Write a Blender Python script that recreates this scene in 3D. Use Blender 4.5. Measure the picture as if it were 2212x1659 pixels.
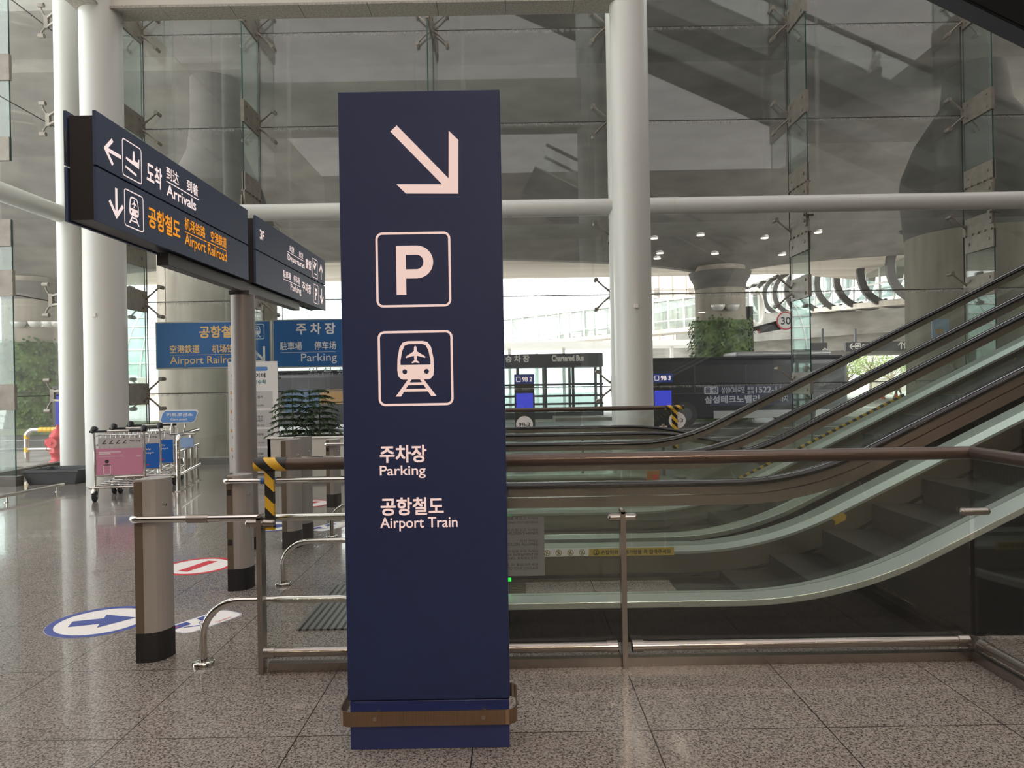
import bpy, bmesh, math, random
from mathutils import Vector, Matrix
R = math.radians
for o in list(bpy.data.objects):
    bpy.data.objects.remove(o)
SC = bpy.context.scene
COL = SC.collection
# ------------------------------------------------------------------ camera, world, exposure
FPX, EYE, ROLL = 1557.0, 1.58, 0.0168      # focal length in pixels of a 2212 px wide frame, eye height, roll
cam_d = bpy.data.cameras.new('camera'); cam = bpy.data.objects.new('camera', cam_d); COL.objects.link(cam)
cam_d.sensor_fit = 'HORIZONTAL'; cam_d.sensor_width = 36.0; cam_d.lens = 36.0 * FPX / 2212
cam_d.clip_start = 0.05; cam_d.clip_end = 600
cam.matrix_world = Matrix.Translation((0, 0, EYE)) @ Matrix.Rotation(ROLL, 4, 'Y') @ Matrix.Rotation(R(90), 4, 'X')
SC.camera = cam
SC.view_settings.view_transform = 'Standard'; SC.view_settings.look = 'None'
SC.view_settings.exposure = 0.0; SC.view_settings.gamma = 1.0; SC.view_settings.use_curve_mapping = False
SC.cycles.transparent_max_bounces = 32; SC.cycles.max_bounces = 10; SC.cycles.glossy_bounces = 5
SC.cycles.sample_clamp_indirect = 6.0
SKY = 6.0          # overcast sky radiance
CEIL = 1.45        # radiance of the fill glow added to the unseen hall ceiling
SPOT = 1700.0       # radiance of the recessed downlights
wd = bpy.data.worlds.new('overcast'); SC.world = wd; wd.use_nodes = True
wn = wd.node_tree
bg = wn.nodes['Background']
tc = wn.nodes.new('ShaderNodeTexCoord'); sp = wn.nodes.new('ShaderNodeSeparateXYZ'); cr = wn.nodes.new('ShaderNodeValToRGB')
wn.links.new(tc.outputs['Generated'], sp.inputs[0]); wn.links.new(sp.outputs['Z'], cr.inputs[0])
cr.color_ramp.elements[0].color = (1.0, 0.955, 0.945, 1); cr.color_ramp.elements[1].color = (0.86, 0.92, 1.0, 1)
wn.links.new(cr.outputs[0], bg.inputs['Color']); bg.inputs['Strength'].default_value = SKY

def W(px, py, Z):
    """photo pixel + distance in front of the camera -> world point (x, y, z)"""
    dx, dy = px - 1106.0, py - 829.5
    c, s = math.cos(ROLL), math.sin(ROLL)
    u, v = c * dx - s * dy, s * dx + c * dy
    return (u * Z / FPX, Z, EYE - v * Z / FPX)
def G(px, py, h=0.0):
    """photo pixel -> the point of the level h it shows"""
    dx, dy = px - 1106.0, py - 829.5
    v = math.sin(ROLL) * dx + math.cos(ROLL) * dy
    return W(px, py, (EYE - h) * FPX / v)

# ------------------------------------------------------------------ materials
def lin(c):
    if isinstance(c, str):
        c = [int(c[i:i + 2], 16) / 255 for i in (0, 2, 4)]
    return tuple(x / 12.92 if x <= .04045 else ((x + .055) / 1.055) ** 2.4 for x in c) + (1.0,)
MATS = {}
def mat(name, col, rough=.5, metal=0.0, spec=.5, emit=None, es=1.0, coat=0.0):
    if name in MATS: return MATS[name]
    m = bpy.data.materials.new(name); m.use_nodes = True
    b = m.node_tree.nodes['Principled BSDF']
    b.inputs['Base Color'].default_value = lin(col); b.inputs['Roughness'].default_value = rough
    b.inputs['Metallic'].default_value = metal; b.inputs['Specular IOR Level'].default_value = spec
    b.inputs['Coat Weight'].default_value = coat
    if emit: b.inputs['Emission Color'].default_value = lin(emit); b.inputs['Emission Strength'].default_value = es
    MATS[name] = m
    return m
def noisy(m, c1, c2, scale, detail=4, stretch=(1, 1, 1), lo=.35, hi=.65, bump=0.0, rough=None):
    nt = m.node_tree; N = nt.nodes; L = nt.links; b = N['Principled BSDF']
    t = N.new('ShaderNodeTexCoord'); mp = N.new('ShaderNodeMapping'); mp.inputs['Scale'].default_value = stretch
    n = N.new('ShaderNodeTexNoise'); n.inputs['Scale'].default_value = scale; n.inputs['Detail'].default_value = detail
    r = N.new('ShaderNodeValToRGB'); r.color_ramp.elements[0].position = lo; r.color_ramp.elements[1].position = hi
    r.color_ramp.elements[0].color = lin(c1); r.color_ramp.elements[1].color = lin(c2)
    L.new(t.outputs['Object'], mp.inputs[0]); L.new(mp.outputs[0], n.inputs['Vector']); L.new(n.outputs['Fac'], r.inputs[0])
    L.new(r.outputs[0], b.inputs['Base Color'])
    if bump:
        bp = N.new('ShaderNodeBump'); bp.inputs['Strength'].default_value = bump; bp.inputs['Distance'].default_value = .01
        L.new(n.outputs['Fac'], bp.inputs['Height']); L.new(bp.outputs[0], b.inputs['Normal'])
    if rough:
        q = N.new('ShaderNodeMapRange'); q.inputs['To Min'].default_value = rough[0]; q.inputs['To Max'].default_value = rough[1]
        L.new(n.outputs['Fac'], q.inputs[0]); L.new(q.outputs[0], b.inputs['Roughness'])
    return m
def glass(name, tint=(.90, .95, .93), base=.04, dirt_veil=.0, streak=False, refl=(1, 1, 1)):
    if name in MATS: return MATS[name]
    m = bpy.data.materials.new(name); m.use_nodes = True
    nt = m.node_tree; N = nt.nodes; L = nt.links; N.remove(N['Principled BSDF']); out = N['Material Output']
    tr = N.new('ShaderNodeBsdfTransparent'); tr.inputs[0].default_value = (*tint, 1)
    gl = N.new('ShaderNodeBsdfGlossy'); gl.inputs['Roughness'].default_value = 0.0; gl.inputs[0].default_value = (*refl, 1)
    lw = N.new('ShaderNodeLayerWeight'); lw.inputs[0].default_value = .5
    p5 = N.new('ShaderNodeMath'); p5.operation = 'POWER'; p5.inputs[1].default_value = 4.0
    ma = N.new('ShaderNodeMath'); ma.operation = 'MULTIPLY_ADD'; ma.inputs[1].default_value = .8; ma.inputs[2].default_value = base
    mx = N.new('ShaderNodeMixShader')
    L.new(lw.outputs['Facing'], p5.inputs[0]); L.new(p5.outputs[0], ma.inputs[0]); L.new(ma.outputs[0], mx.inputs[0])
    L.new(tr.outputs[0], mx.inputs[1]); L.new(gl.outputs[0], mx.inputs[2])
    last = mx.outputs[0]
    if dirt_veil or streak:  # pale diffuse film: dust, plus haze and reflected light painted in
        df = N.new('ShaderNodeBsdfDiffuse'); df.inputs[0].default_value = (.62, .6, .56, 1)
        tl = N.new('ShaderNodeBsdfTranslucent'); tl.inputs[0].default_value = (.62, .6, .56, 1)
        ad = N.new('ShaderNodeMixShader'); ad.inputs[0].default_value = .5
        L.new(df.outputs[0], ad.inputs[1]); L.new(tl.outputs[0], ad.inputs[2])
        m2 = N.new('ShaderNodeMixShader')
        if streak:
            t = N.new('ShaderNodeTexCoord'); mp = N.new('ShaderNodeMapping'); mp.inputs['Scale'].default_value = (1, 1, .015)
            n = N.new('ShaderNodeTexNoise'); n.inputs['Scale'].default_value = 2.6; n.inputs['Detail'].default_value = 7
            r = N.new('ShaderNodeMapRange'); r.inputs[1].default_value = .66; r.inputs[2].default_value = .74
            r.inputs[3].default_value = dirt_veil; r.inputs[4].default_value = dirt_veil + .16
            L.new(t.outputs['Object'], mp.inputs[0]); L.new(mp.outputs[0], n.inputs['Vector']); L.new(n.outputs['Fac'], r.inputs[0])
            # short mineral drips hanging below every pane joint (UV v runs 0..1 up each pane)
            n2 = N.new('ShaderNodeTexNoise'); n2.inputs['Scale'].default_value = 30; n2.inputs['Detail'].default_value = 3
            mp2 = N.new('ShaderNodeMapping'); mp2.inputs['Scale'].default_value = (1, 1, .01)
            L.new(t.outputs['Object'], mp2.inputs[0]); L.new(mp2.outputs[0], n2.inputs['Vector'])
            uv = N.new('ShaderNodeSeparateXYZ'); L.new(t.outputs['UV'], uv.inputs[0])
            k = N.new('ShaderNodeMapRange'); k.inputs[1].default_value = .9; k.inputs[2].default_value = 1.0; k.inputs[3].default_value = 0; k.inputs[4].default_value = .75
            L.new(uv.outputs['Y'], k.inputs[0])
            a = N.new('ShaderNodeMath'); a.operation = 'ADD'; L.new(k.outputs[0], a.inputs[0]); L.new(n2.outputs['Fac'], a.inputs[1])
            g = N.new('ShaderNodeMapRange'); g.inputs[1].default_value = 1.0; g.inputs[2].default_value = 1.25; g.inputs[3].default_value = 0; g.inputs[4].default_value = .35
            L.new(a.outputs[0], g.inputs[0])
            mxx = N.new('ShaderNodeMath'); mxx.operation = 'MAXIMUM'; L.new(r.outputs[0], mxx.inputs[0]); L.new(g.outputs[0], mxx.inputs[1])
            L.new(mxx.outputs[0], m2.inputs[0])
        else:
            m2.inputs[0].default_value = dirt_veil
        L.new(last, m2.inputs[1]); L.new(ad.outputs[0], m2.inputs[2]); last = m2.outputs[0]
    L.new(last, out.inputs['Surface'])
    MATS[name] = m
    return m
def emis(name, col, s):
    if name in MATS: return MATS[name]
    m = bpy.data.materials.new(name); m.use_nodes = True; nt = m.node_tree
    nt.nodes.remove(nt.nodes['Principled BSDF']); e = nt.nodes.new('ShaderNodeEmission')
    e.inputs[0].default_value = lin(col); e.inputs[1].default_value = s
    nt.links.new(e.outputs[0], nt.nodes['Material Output'].inputs['Surface'])
    MATS[name] = m
    return m
def brushed(name, col, rough=.3, axis=(1, 1, 60), metal=1.0, amt=.12):
    m = mat(name, col, rough, metal)
    return noisy(m, [max(0, x - amt) for x in hexf(col)], [min(1, x + amt * .6) for x in hexf(col)], 8, 5, axis, .3, .7, 0, (rough * .8, rough * 1.25))
def hexf(c): return [int(c[i:i + 2], 16) / 255 for i in (0, 2, 4)]

M_white = mat('column_white_paint', 'cecdc6', .38)
M_whitepl = mat('white_plaster', 'c9c4b8', .7)
M_stone = noisy(mat('beam_stone', '9d978c', .6), '8d877c', 'aaa499', 30)
M_conc = noisy(mat('soffit_concrete', '8c8780', .85), '7b766f', '98938b', .8, 6, (1, 1, 3), .3, .7, .15)
M_conc2 = noisy(mat('pier_concrete', 'a39a8d', .85), '857d72', 'b2a99b', 1.1, 6, (1.4, 1.4, .18), .3, .7, .2)
M_conc3 = noisy(mat('girder_concrete', 'c9bfb2', .85), 'b9ae9f', 'd3cabe', .5, 7, (.4, 3, 3), .3, .7, .1)
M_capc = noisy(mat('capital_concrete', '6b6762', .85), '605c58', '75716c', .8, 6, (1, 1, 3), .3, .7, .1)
M_band = noisy(mat('far_soffit_lit_tone', 'e2d6c8', .85), 'd2c4b4', 'efe4d8', .4, 7, (.3, 3, 3), .3, .7)  # paler concrete copy: skylight on the far underside put into the colour
M_asph = noisy(mat('asphalt', '5d5b59', .55), '4c4a49', '6b6967', 3, 8, (1, 1, 1), .3, .7)
M_pave = noisy(mat('paving', 'a09a92', .7), '8f8981', 'ada79f', 2)
M_chrome = mat('polished_steel', 'd9d4cc', .12, 1.0)
M_steel = brushed('brushed_steel', 'b0a79c', .32)
M_plate = noisy(mat('cast_plate_steel', '8a8278', .45, .3), '7f776d', '928a80', 6, 4, (1, 1, 1), .3, .7)
M_warm = mat('warm_rail_steel', 'a39b94', .22, .9)
M_dkrail = mat('bronze_rail', '54473f', .28, .5)
M_post = mat('post_grey', '857d79', .48, .25)
M_bronze = mat('bollard_bronze', '6d6152', .45, .35)
M_grey = mat('bollard_grey', 'a19b96', .42, .3)
M_black = mat('black_sleeve', '1b1a1c', .5)
M_rubber = mat('rubber_black', '1a1919', .16)
M_tyre = mat('tyre_rubber', '26262a', .6)
M_deck = mat('deck_aluminium', 'b9beb7', .34, .6)
M_skirt = mat('skirt_steel', '7d776c', .32, .8)
M_clad = mat('black_cladding', '17181a', .22)
M_step = mat('step_metal', '4a4b4c', .45, .5)
M_dark = mat('dark_void', '0e0e10', .8)
M_navy = mat('sign_navy', '1f2a4f', .5, 0, .3)
M_navy2 = mat('board_navy', '37425c', .45)
M_case = mat('sign_case_black', '282322', .4)
M_beamdk = mat('arm_dark_grey', '4c4848', .4, .3)
M_blue = mat('facade_sign_blue', '1e5488', .35)
M_letter = emis('lettering_pink_white', 'f4d2c6', .95)
M_white_l = emis('lettering_white', 'ffe9e4', .95)
M_orange = emis('lettering_orange', 'f09a32', .95)
M_gold = mat('lettering_gold', 'd3a963', .5)
M_silver = mat('lettering_silver', 'c9c4bf', .5)
M_ink = mat('printed_ink', '2b2a2c', .6)
M_yel = mat('hazard_yellow', 'd8ab2c', .5)
M_yelb = mat('guard_yellow', 'f0c020', .4)
M_blk = mat('hazard_black', '1d1c1b', .5)
M_redp = mat('hydrant_red', 'c8202c', .35)
M_pink = mat('panel_pink', 'c8849b', .4)
M_adblue = mat('panel_blue', '1c5fae', .35)
M_paper = mat('paper_white', 'dcd7d2', .6)
M_pgrey = mat('paper_grey', 'b9b4b0', .6)
M_teal = mat('ink_teal', '3c7a78', .6)
M_orng = mat('badge_orange', 'd08a45', .6)
M_skyblue = mat('cart_sign_blue', '5c86bd', .4)
M_tray = mat('tray_plastic', '4d4f50', .5)
M_leaf = noisy(mat('araucaria_green', '33452f', .6), '233522', '445a38', 9)
M_ivy = noisy(mat('ivy_green', '4c6238', .6), '34472a', '6f8a4a', 2)
M_bark = mat('bark', '6e5f4e', .8)
M_soil = mat('soil', '2f2822', .9)
M_mesh = mat('white_steel', 'e4e0da', .4, .2)
M_glass = glass('facade_glass', (.90, .925, .91), .05, .035, True)
M_glassL = glass('side_glass', (.90, .93, .92), .05, .03)
M_fin = glass('fin_glass', (.80, .865, .845), .05, .09)  # stronger film paints the fins' pale reflections into the glass
M_edge = mat('glass_edge_green', '2a4a45', .2, 0, .5)
M_seal = mat('joint_seal', '3a3836', .6)
M_bar = glass('barrier_glass', (.93, .95, .94), .04, .004)
M_bal = glass('balustrade_glass', (.93, .95, .935), .045, .004)
M_far = glass('far_glass', (.80, .86, .85), .10, .12)
M_busbody = mat('bus_charcoal', '2b2c34', .22)
M_busglass = mat('bus_dark_window', '1a1c24', .4)
M_silverbus = mat('bus_silver', 'a9a8a8', .35, .3)
M_screen = emis('screen_blue', '4a52e8', .85)
M_red = mat('sticker_red', 'c2323c', .5)
M_sblue = mat('sticker_blue', '37468c', .5)
M_panel = emis('ceiling_fill_glow', 'fdf5f3', CEIL); M_tubel = emis('linear_lamp', 'ffedd6', 220.0)
M_spot = emis('downlight', 'ffe3c4', SPOT)
M_lamp = emis('road_downlight', 'fff2dd', 4.0)
M_green = emis('green_indicator', '3cff5a', 1.6)
M_rib = None
# granite floor tiles with joints on a 0.8 m grid
M_floor = mat('granite_tile', '8c8174', .12, 0, .28, coat=.28); M_floor.node_tree.nodes['Principled BSDF'].inputs['Coat Roughness'].default_value = .012
def _floor(m):
    nt = m.node_tree; N = nt.nodes; L = nt.links; b = N['Principled BSDF']
    t = N.new('ShaderNodeTexCoord')
    n = N.new('ShaderNodeTexNoise'); n.inputs['Scale'].default_value = 95; n.inputs['Detail'].default_value = 3
    n2 = N.new('ShaderNodeTexNoise'); n2.inputs['Scale'].default_value = 260; n2.inputs['Detail'].default_value = 2
    L.new(t.outputs['Object'], n.inputs['Vector']); L.new(t.outputs['Object'], n2.inputs['Vector'])
    av = N.new('ShaderNodeMath'); av.operation = 'MULTIPLY_ADD'; av.inputs[1].default_value = .45; L.new(n2.outputs['Fac'], av.inputs[0])
    hf = N.new('ShaderNodeMath'); hf.operation = 'MULTIPLY'; hf.inputs[1].default_value = .55; L.new(n.outputs['Fac'], hf.inputs[0]); L.new(hf.outputs[0], av.inputs[2])
    r = N.new('ShaderNodeValToRGB'); e = r.color_ramp.elements
    e[0].position = .40; e[0].color = lin('2f2a27'); e[1].position = .56; e[1].color = lin('968d86')
    L.new(av.outputs[0], r.inputs[0])
    s = N.new('ShaderNodeSeparateXYZ'); L.new(t.outputs['Object'], s.inputs[0])
    masks = []
    for ax, off in (('X', .402), ('Y', .016)):
        a = N.new('ShaderNodeMath'); a.operation = 'SUBTRACT'; a.inputs[1].default_value = off - .4 + 80; L.new(s.outputs[ax], a.inputs[0])
        w = N.new('ShaderNodeMath'); w.operation = 'WRAP'; w.inputs[1].default_value = .4; w.inputs[2].default_value = -.4; L.new(a.outputs[0], w.inputs[0])
        ab = N.new('ShaderNodeMath'); ab.operation = 'ABSOLUTE'; L.new(w.outputs[0], ab.inputs[0])
        g = N.new('ShaderNodeMath'); g.operation = 'GREATER_THAN'; g.inputs[1].default_value = .4 - .0028; L.new(ab.outputs[0], g.inputs[0])
        masks.append(g)
    mx = N.new('ShaderNodeMath'); mx.operation = 'MAXIMUM'; L.new(masks[0].outputs[0], mx.inputs[0]); L.new(masks[1].outputs[0], mx.inputs[1])
    mc = N.new('ShaderNodeMix'); mc.data_type = 'RGBA'; L.new(mx.outputs[0], mc.inputs[0]); L.new(r.outputs[0], mc.inputs[6]); mc.inputs[7].default_value = lin('2c2622')
    L.new(mc.outputs[2], b.inputs['Base Color'])
    n3 = N.new('ShaderNodeTexNoise'); n3.inputs['Scale'].default_value = 3; n3.inputs['Detail'].default_value = 5
    q = N.new('ShaderNodeMapRange'); q.inputs[3].default_value = .10; q.inputs[4].default_value = .18
    L.new(t.outputs['Object'], n3.inputs['Vector']); L.new(n3.outputs['Fac'], q.inputs[0]); L.new(q.outputs[0], b.inputs['Roughness'])
_floor(M_floor)
def ribbed(name, c1, c2, freq, axis):
    m = mat(name, c1, .35, .7); nt = m.node_tree; N = nt.nodes; L = nt.links; b = N['Principled BSDF']
    t = N.new('ShaderNodeTexCoord'); s = N.new('ShaderNodeSeparateXYZ'); L.new(t.outputs['Object'], s.inputs[0])
    a = N.new('ShaderNodeMath'); a.operation = 'MULTIPLY'; a.inputs[1].default_value = freq; L.new(s.outputs[axis], a.inputs[0])
    f = N.new('ShaderNodeMath'); f.operation = 'FRACT'; L.new(a.outputs[0], f.inputs[0])
    g = N.new('ShaderNodeMath'); g.operation = 'GREATER_THAN'; g.inputs[1].default_value = .58; L.new(f.outputs[0], g.inputs[0])
    mc = N.new('ShaderNodeMix'); mc.data_type = 'RGBA'; L.new(g.outputs[0], mc.inputs[0]); mc.inputs[6].default_value = lin(c1); mc.inputs[7].default_value = lin(c2)
    L.new(mc.outputs[2], b.inputs['Base Color'])
    return m
M_rib = ribbed('comb_plate_ribs', '8b8b88', '2f2f2e', 22, 'X')
M_stepr = ribbed('step_ribs', '3c3d3d', '202020', 60, 'Y')

# ------------------------------------------------------------------ mesh builder
class MB:
    def __init__(s): s.v = []; s.f = []; s.sm = []; s.mi = []; s.m = 0; s.uv = None
    def add(s, vs, fs, smooth=False):
        b = len(s.v); s.v += [tuple(p) for p in vs]
        for f in fs: s.f.append([b + i for i in f]); s.sm.append(smooth); s.mi.append(s.m)
        return s
    def bx(s, x0, x1, y0, y1, z0, z1):
        p = [(x, y, z) for z in (z0, z1) for y in (y0, y1) for x in (x0, x1)]
        return s.add(p, [(0, 2, 3, 1), (4, 5, 7, 6), (0, 1, 5, 4), (2, 6, 7, 3), (0, 4, 6, 2), (1, 3, 7, 5)])
    def box(s, c, size, rz=0.0, M=None):
        hx, hy, hz = [a / 2 for a in size]
        p = [Vector((x, y, z)) for z in (-hz, hz) for y in (-hy, hy) for x in (-hx, hx)]
        T = M or Matrix.Rotation(rz, 3, 'Z')
        return s.add([T @ q + Vector(c) for q in p], [(0, 2, 3, 1), (4, 5, 7, 6), (0, 1, 5, 4), (2, 6, 7, 3), (0, 4, 6, 2), (1, 3, 7, 5)])
    def bar(s, a, b, w, h):
        """square bar from a to b"""
        a, b = Vector(a), Vector(b); d = (b - a); L = d.length; d.normalize()
        up = Vector((0, 0, 1)) if abs(d.z) < .95 else Vector((0, 1, 0))
        x = d.cross(up).normalized(); u = x.cross(d)
        M = Matrix((x, d, u)).transposed()
        return s.box((a + b) / 2, (w, L, h), M=M)
    def ring(s, c, ax, r, n):
        ax = Vector(ax).normalized(); t = Vector((0, 0, 1)) if abs(ax.z) < .9 else Vector((1, 0, 0))
        x = ax.cross(t).normalized(); y = ax.cross(x)
        return [Vector(c) + x * (r * math.cos(2 * math.pi * i / n)) + y * (r * math.sin(2 * math.pi * i / n)) for i in range(n)]
    def cyl(s, a, b, r, r2=None, n=16, cap=True):
        d = Vector(b) - Vector(a); r2 = r if r2 is None else r2
        s.add(s.ring(a, d, r, n) + s.ring(b, d, r2, n), [(i, (i + 1) % n, n + (i + 1) % n, n + i) for i in range(n)], True)
        if cap: s.add(s.ring(a, d, r, n), [tuple(reversed(range(n)))]); s.add(s.ring(b, d, r2, n), [tuple(range(n))])
        return s
    def tube(s, path, r, n=10, cap=True):
        P = [Vector(p) for p in path]; vs = []; prev = None
        for i, p in enumerate(P):
            d = (P[min(i + 1, len(P) - 1)] - P[max(i - 1, 0)]).normalized()
            if prev is None:
                t = Vector((0, 0, 1)) if abs(d.z) < .9 else Vector((1, 0, 0)); x = d.cross(t).normalized()
            else:
                x = (prev - d * prev.dot(d)).normalized()
            prev = x; y = d.cross(x)
            rr = r[i] if isinstance(r, (list, tuple)) else r
            vs += [p + x * (rr * math.cos(2 * math.pi * k / n)) + y * (rr * math.sin(2 * math.pi * k / n)) for k in range(n)]
        fs = [(i * n + k, i * n + (k + 1) % n, (i + 1) * n + (k + 1) % n, (i + 1) * n + k) for i in range(len(P) - 1) for k in range(n)]
        s.add(vs, fs, True)
        if cap: s.add(vs[:n], [tuple(reversed(range(n)))]); s.add(vs[-n:], [tuple(range(n))])
        return s
    def lathe(s, prof, cx, cy, n=24):
        vs = [(cx + r * math.cos(2 * math.pi * k / n), cy + r * math.sin(2 * math.pi * k / n), z) for r, z in prof for k in range(n)]
        fs = [(i * n + k, i * n + (k + 1) % n, (i + 1) * n + (k + 1) % n, (i + 1) * n + k) for i in range(len(prof) - 1) for k in range(n)]
        s.add(vs, fs, True); m = len(prof) - 1
        return s.add(vs[:n], [tuple(reversed(range(n)))]).add(vs[m * n:], [tuple(range(n))])
    def ball(s, c, r, n=10):
        k = n // 2
        return s.tube([(c[0], c[1], c[2] - r * math.cos(math.pi * i / k)) for i in range(k + 1)], [max(1e-4, r * math.sin(math.pi * i / k)) for i in range(k + 1)], n)
    def prism(s, poly, plane, a, b):
        """polygon in 'xz' / 'xy' / 'yz', extruded from a to b along the third axis"""
        f = {'xz': lambda p, t: (p[0], t, p[1]), 'xy': lambda p, t: (p[0], p[1], t), 'yz': lambda p, t: (t, p[0], p[1])}[plane]
        n = len(poly); A = [f(p, a) for p in poly]; B = [f(p, b) for p in poly]
        s.add(A + B, [(i, (i + 1) % n, n + (i + 1) % n, n + i) for i in range(n)])
        return s.add(A, [tuple(reversed(range(n)))]).add(B, [tuple(range(n))])
    # flat drawing on a surface: s.map(x, y, d) gives the 3D point, d is the height above the surface
    def poly(s, pts, d=.0): return s.add([s.map(x, y, d) for x, y in pts], [tuple(range(len(pts)))])
    def rrect(s, cx, cy, w, h, r, d=0.0): return s.poly(rr_pts(cx, cy, w, h, r), d)
    def rring(s, cx, cy, w, h, r, t, d=0.0):
        A = rr_pts(cx, cy, w, h, r); B = rr_pts(cx, cy, w - 2 * t, h - 2 * t, max(r - t, .001)); n = len(A)
        return s.add([s.map(x, y, d) for x, y in A + B], [(i, (i + 1) % n, n + (i + 1) % n, n + i) for i in range(n)])
    def disc(s, cx, cy, r, d=0.0, ry=None, n=28): return s.poly([(cx + r * math.cos(2 * math.pi * k / n), cy + (ry or r) * math.sin(2 * math.pi * k / n)) for k in range(n)], d)
    def dring(s, cx, cy, r, t, d=0.0, n=36):
        A = [(cx + q * math.cos(2 * math.pi * k / n), cy + q * math.sin(2 * math.pi * k / n)) for q in (r, r - t) for k in range(n)]
        return s.add([s.map(x, y, d) for x, y in A], [(i, (i + 1) % n, n + (i + 1) % n, n + i) for i in range(n)])
    def line(s, a, b, w, d=0.0):
        dx, dy = b[0] - a[0], b[1] - a[1]; l = math.hypot(dx, dy); nx, ny = -dy / l * w / 2, dx / l * w / 2
        return s.poly([(a[0] - nx, a[1] - ny), (b[0] - nx, b[1] - ny), (b[0] + nx, b[1] + ny), (a[0] + nx, a[1] + ny)], d)
    def text(s, body, x, y, h, w=None, align='L', bold=0.0, d=0.0):
        """lettering with its lower-left corner (or right / centre) at x, y; h is the height of the glyph box, w fits the width"""
        vs, fs = glyphs(body, bold)
        if not vs: return s
        x0, x1 = min(p[0] for p in vs), max(p[0] for p in vs); y0, y1 = min(p[1] for p in vs), max(p[1] for p in vs)
        k = h / (y1 - y0); kx = k if w is None else w / (x1 - x0); ww = (x1 - x0) * kx
        ox = x - (0 if align == 'L' else ww if align == 'R' else ww / 2)
        return s.add([s.map(ox + (p[0] - x0) * kx, y + (p[1] - y0) * k, d + p[2]) for p in vs], fs)
    def build(s, name, mats, parent=None, bev=0.0, label=None):
        me = bpy.data.meshes.new(name)
        off = Vector((0, 0, 0)); p = parent
        while p is not None: off += p.location; p = p.parent
        if parent is None:
            xs, ys, zs = zip(*s.v); off = Vector(((min(xs) + max(xs)) / 2, (min(ys) + max(ys)) / 2, min(zs)))
        me.from_pydata([Vector(q) - off for q in s.v], [], s.f)
        for m in (mats if isinstance(mats, (list, tuple)) else [mats]): me.materials.append(m)
        me.polygons.foreach_set('use_smooth', s.sm); me.polygons.foreach_set('material_index', s.mi)
        if s.uv:
            u = me.uv_layers.new(name='UVMap')
            for lp in me.loops: u.data[lp.index].uv = s.uv(s.v[lp.vertex_index])
        me.update()
        o = bpy.data.objects.new(name, me); COL.objects.link(o)
        if parent is None: o.location = off
        else: o.parent = parent
        if bev:
            b = o.modifiers.new('bevel', 'BEVEL'); b.width = bev; b.segments = 2; b.limit_method = 'ANGLE'; b.angle_limit = R(50)
        if label: o['label'] = label
        return o
def rr_pts(cx, cy, w, h, r, n=6):
    P = []
    for sx, sy, a0 in ((1, 1, 0), (-1, 1, 90), (-1, -1, 180), (1, -1, 270)):
        for k in range(n + 1):
            a = R(a0 + 90 * k / n); P.append((cx + sx * (w / 2 - r) + r * math.cos(a), cy + sy * (h / 2 - r) + r * math.sin(a)))
    return P
_gc = {}
def glyphs(body, bold=0.0):
    key = (body, bold)
    if key not in _gc:
        c = bpy.data.curves.new('g', 'FONT'); c.body = body; c.size = 1; c.resolution_u = 5
        o = bpy.data.objects.new('g', c); COL.objects.link(o)
        dg = bpy.context.evaluated_depsgraph_get(); me = o.evaluated_get(dg).to_mesh()
        pv, pf = [tuple(v.co[:2]) for v in me.vertices], [tuple(p.vertices) for p in me.polygons]
        sh = [(0, 0)] if not bold else [(a * bold * .8, b * bold * .8) for a in (-1, 1) for b in (-1, 1)]    # heavier strokes: shifted copies in four thin layers
        _gc[key] = ([(x + a, y + b, i * 4e-5) for i, (a, b) in enumerate(sh) for x, y in pv], [tuple(q + i * len(pv) for q in f) for i in range(len(sh)) for f in pf])
        o.evaluated_get(dg).to_mesh_clear(); bpy.data.objects.remove(o); bpy.data.curves.remove(c)
    return _gc[key]
def face_y(x0, y, z0): return lambda x, z, d=0.0: (x0 + x, y - d, z0 + z)           # a face that looks towards -Y
def face_x(x, y0, z0): return lambda q, z, d=0.0: (x + d, y0 + q, z0 + z)           # a face that looks towards +X, read along +Y
def face_up(x0, y0, z, a=0.0):                                                      # on the floor, turned by a
    ca, sa = math.cos(a), math.sin(a)
    return lambda x, y, d=0.0: (x0 + x * ca - y * sa, y0 + x * sa + y * ca, z + d)

def tag(o, label=None, cat=None, group=None, kind=None):
    if label: o['label'] = label
    if cat: o['category'] = cat
    if group: o['group'] = group
    if kind: o['kind'] = kind
    return o
def thing(name, label, cat, loc=(0, 0, 0), group=None, kind=None):
    o = bpy.data.objects.new(name, None); COL.objects.link(o); o.location = loc; o.empty_display_size = .2
    return tag(o, label, cat, group, kind)
def copy_tree(o, parent=None):
    c = o.copy(); COL.objects.link(c); c.parent = parent
    for ch in [x for x in SC.objects if x.parent == o]: copy_tree(ch, c)
    return c
def place(o, loc, rz=0.0, label=None, group=None):
    o.location = loc; o.rotation_euler = (0, 0, rz)
    if label: o['label'] = label
    if group: o['group'] = group
    return o

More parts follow.
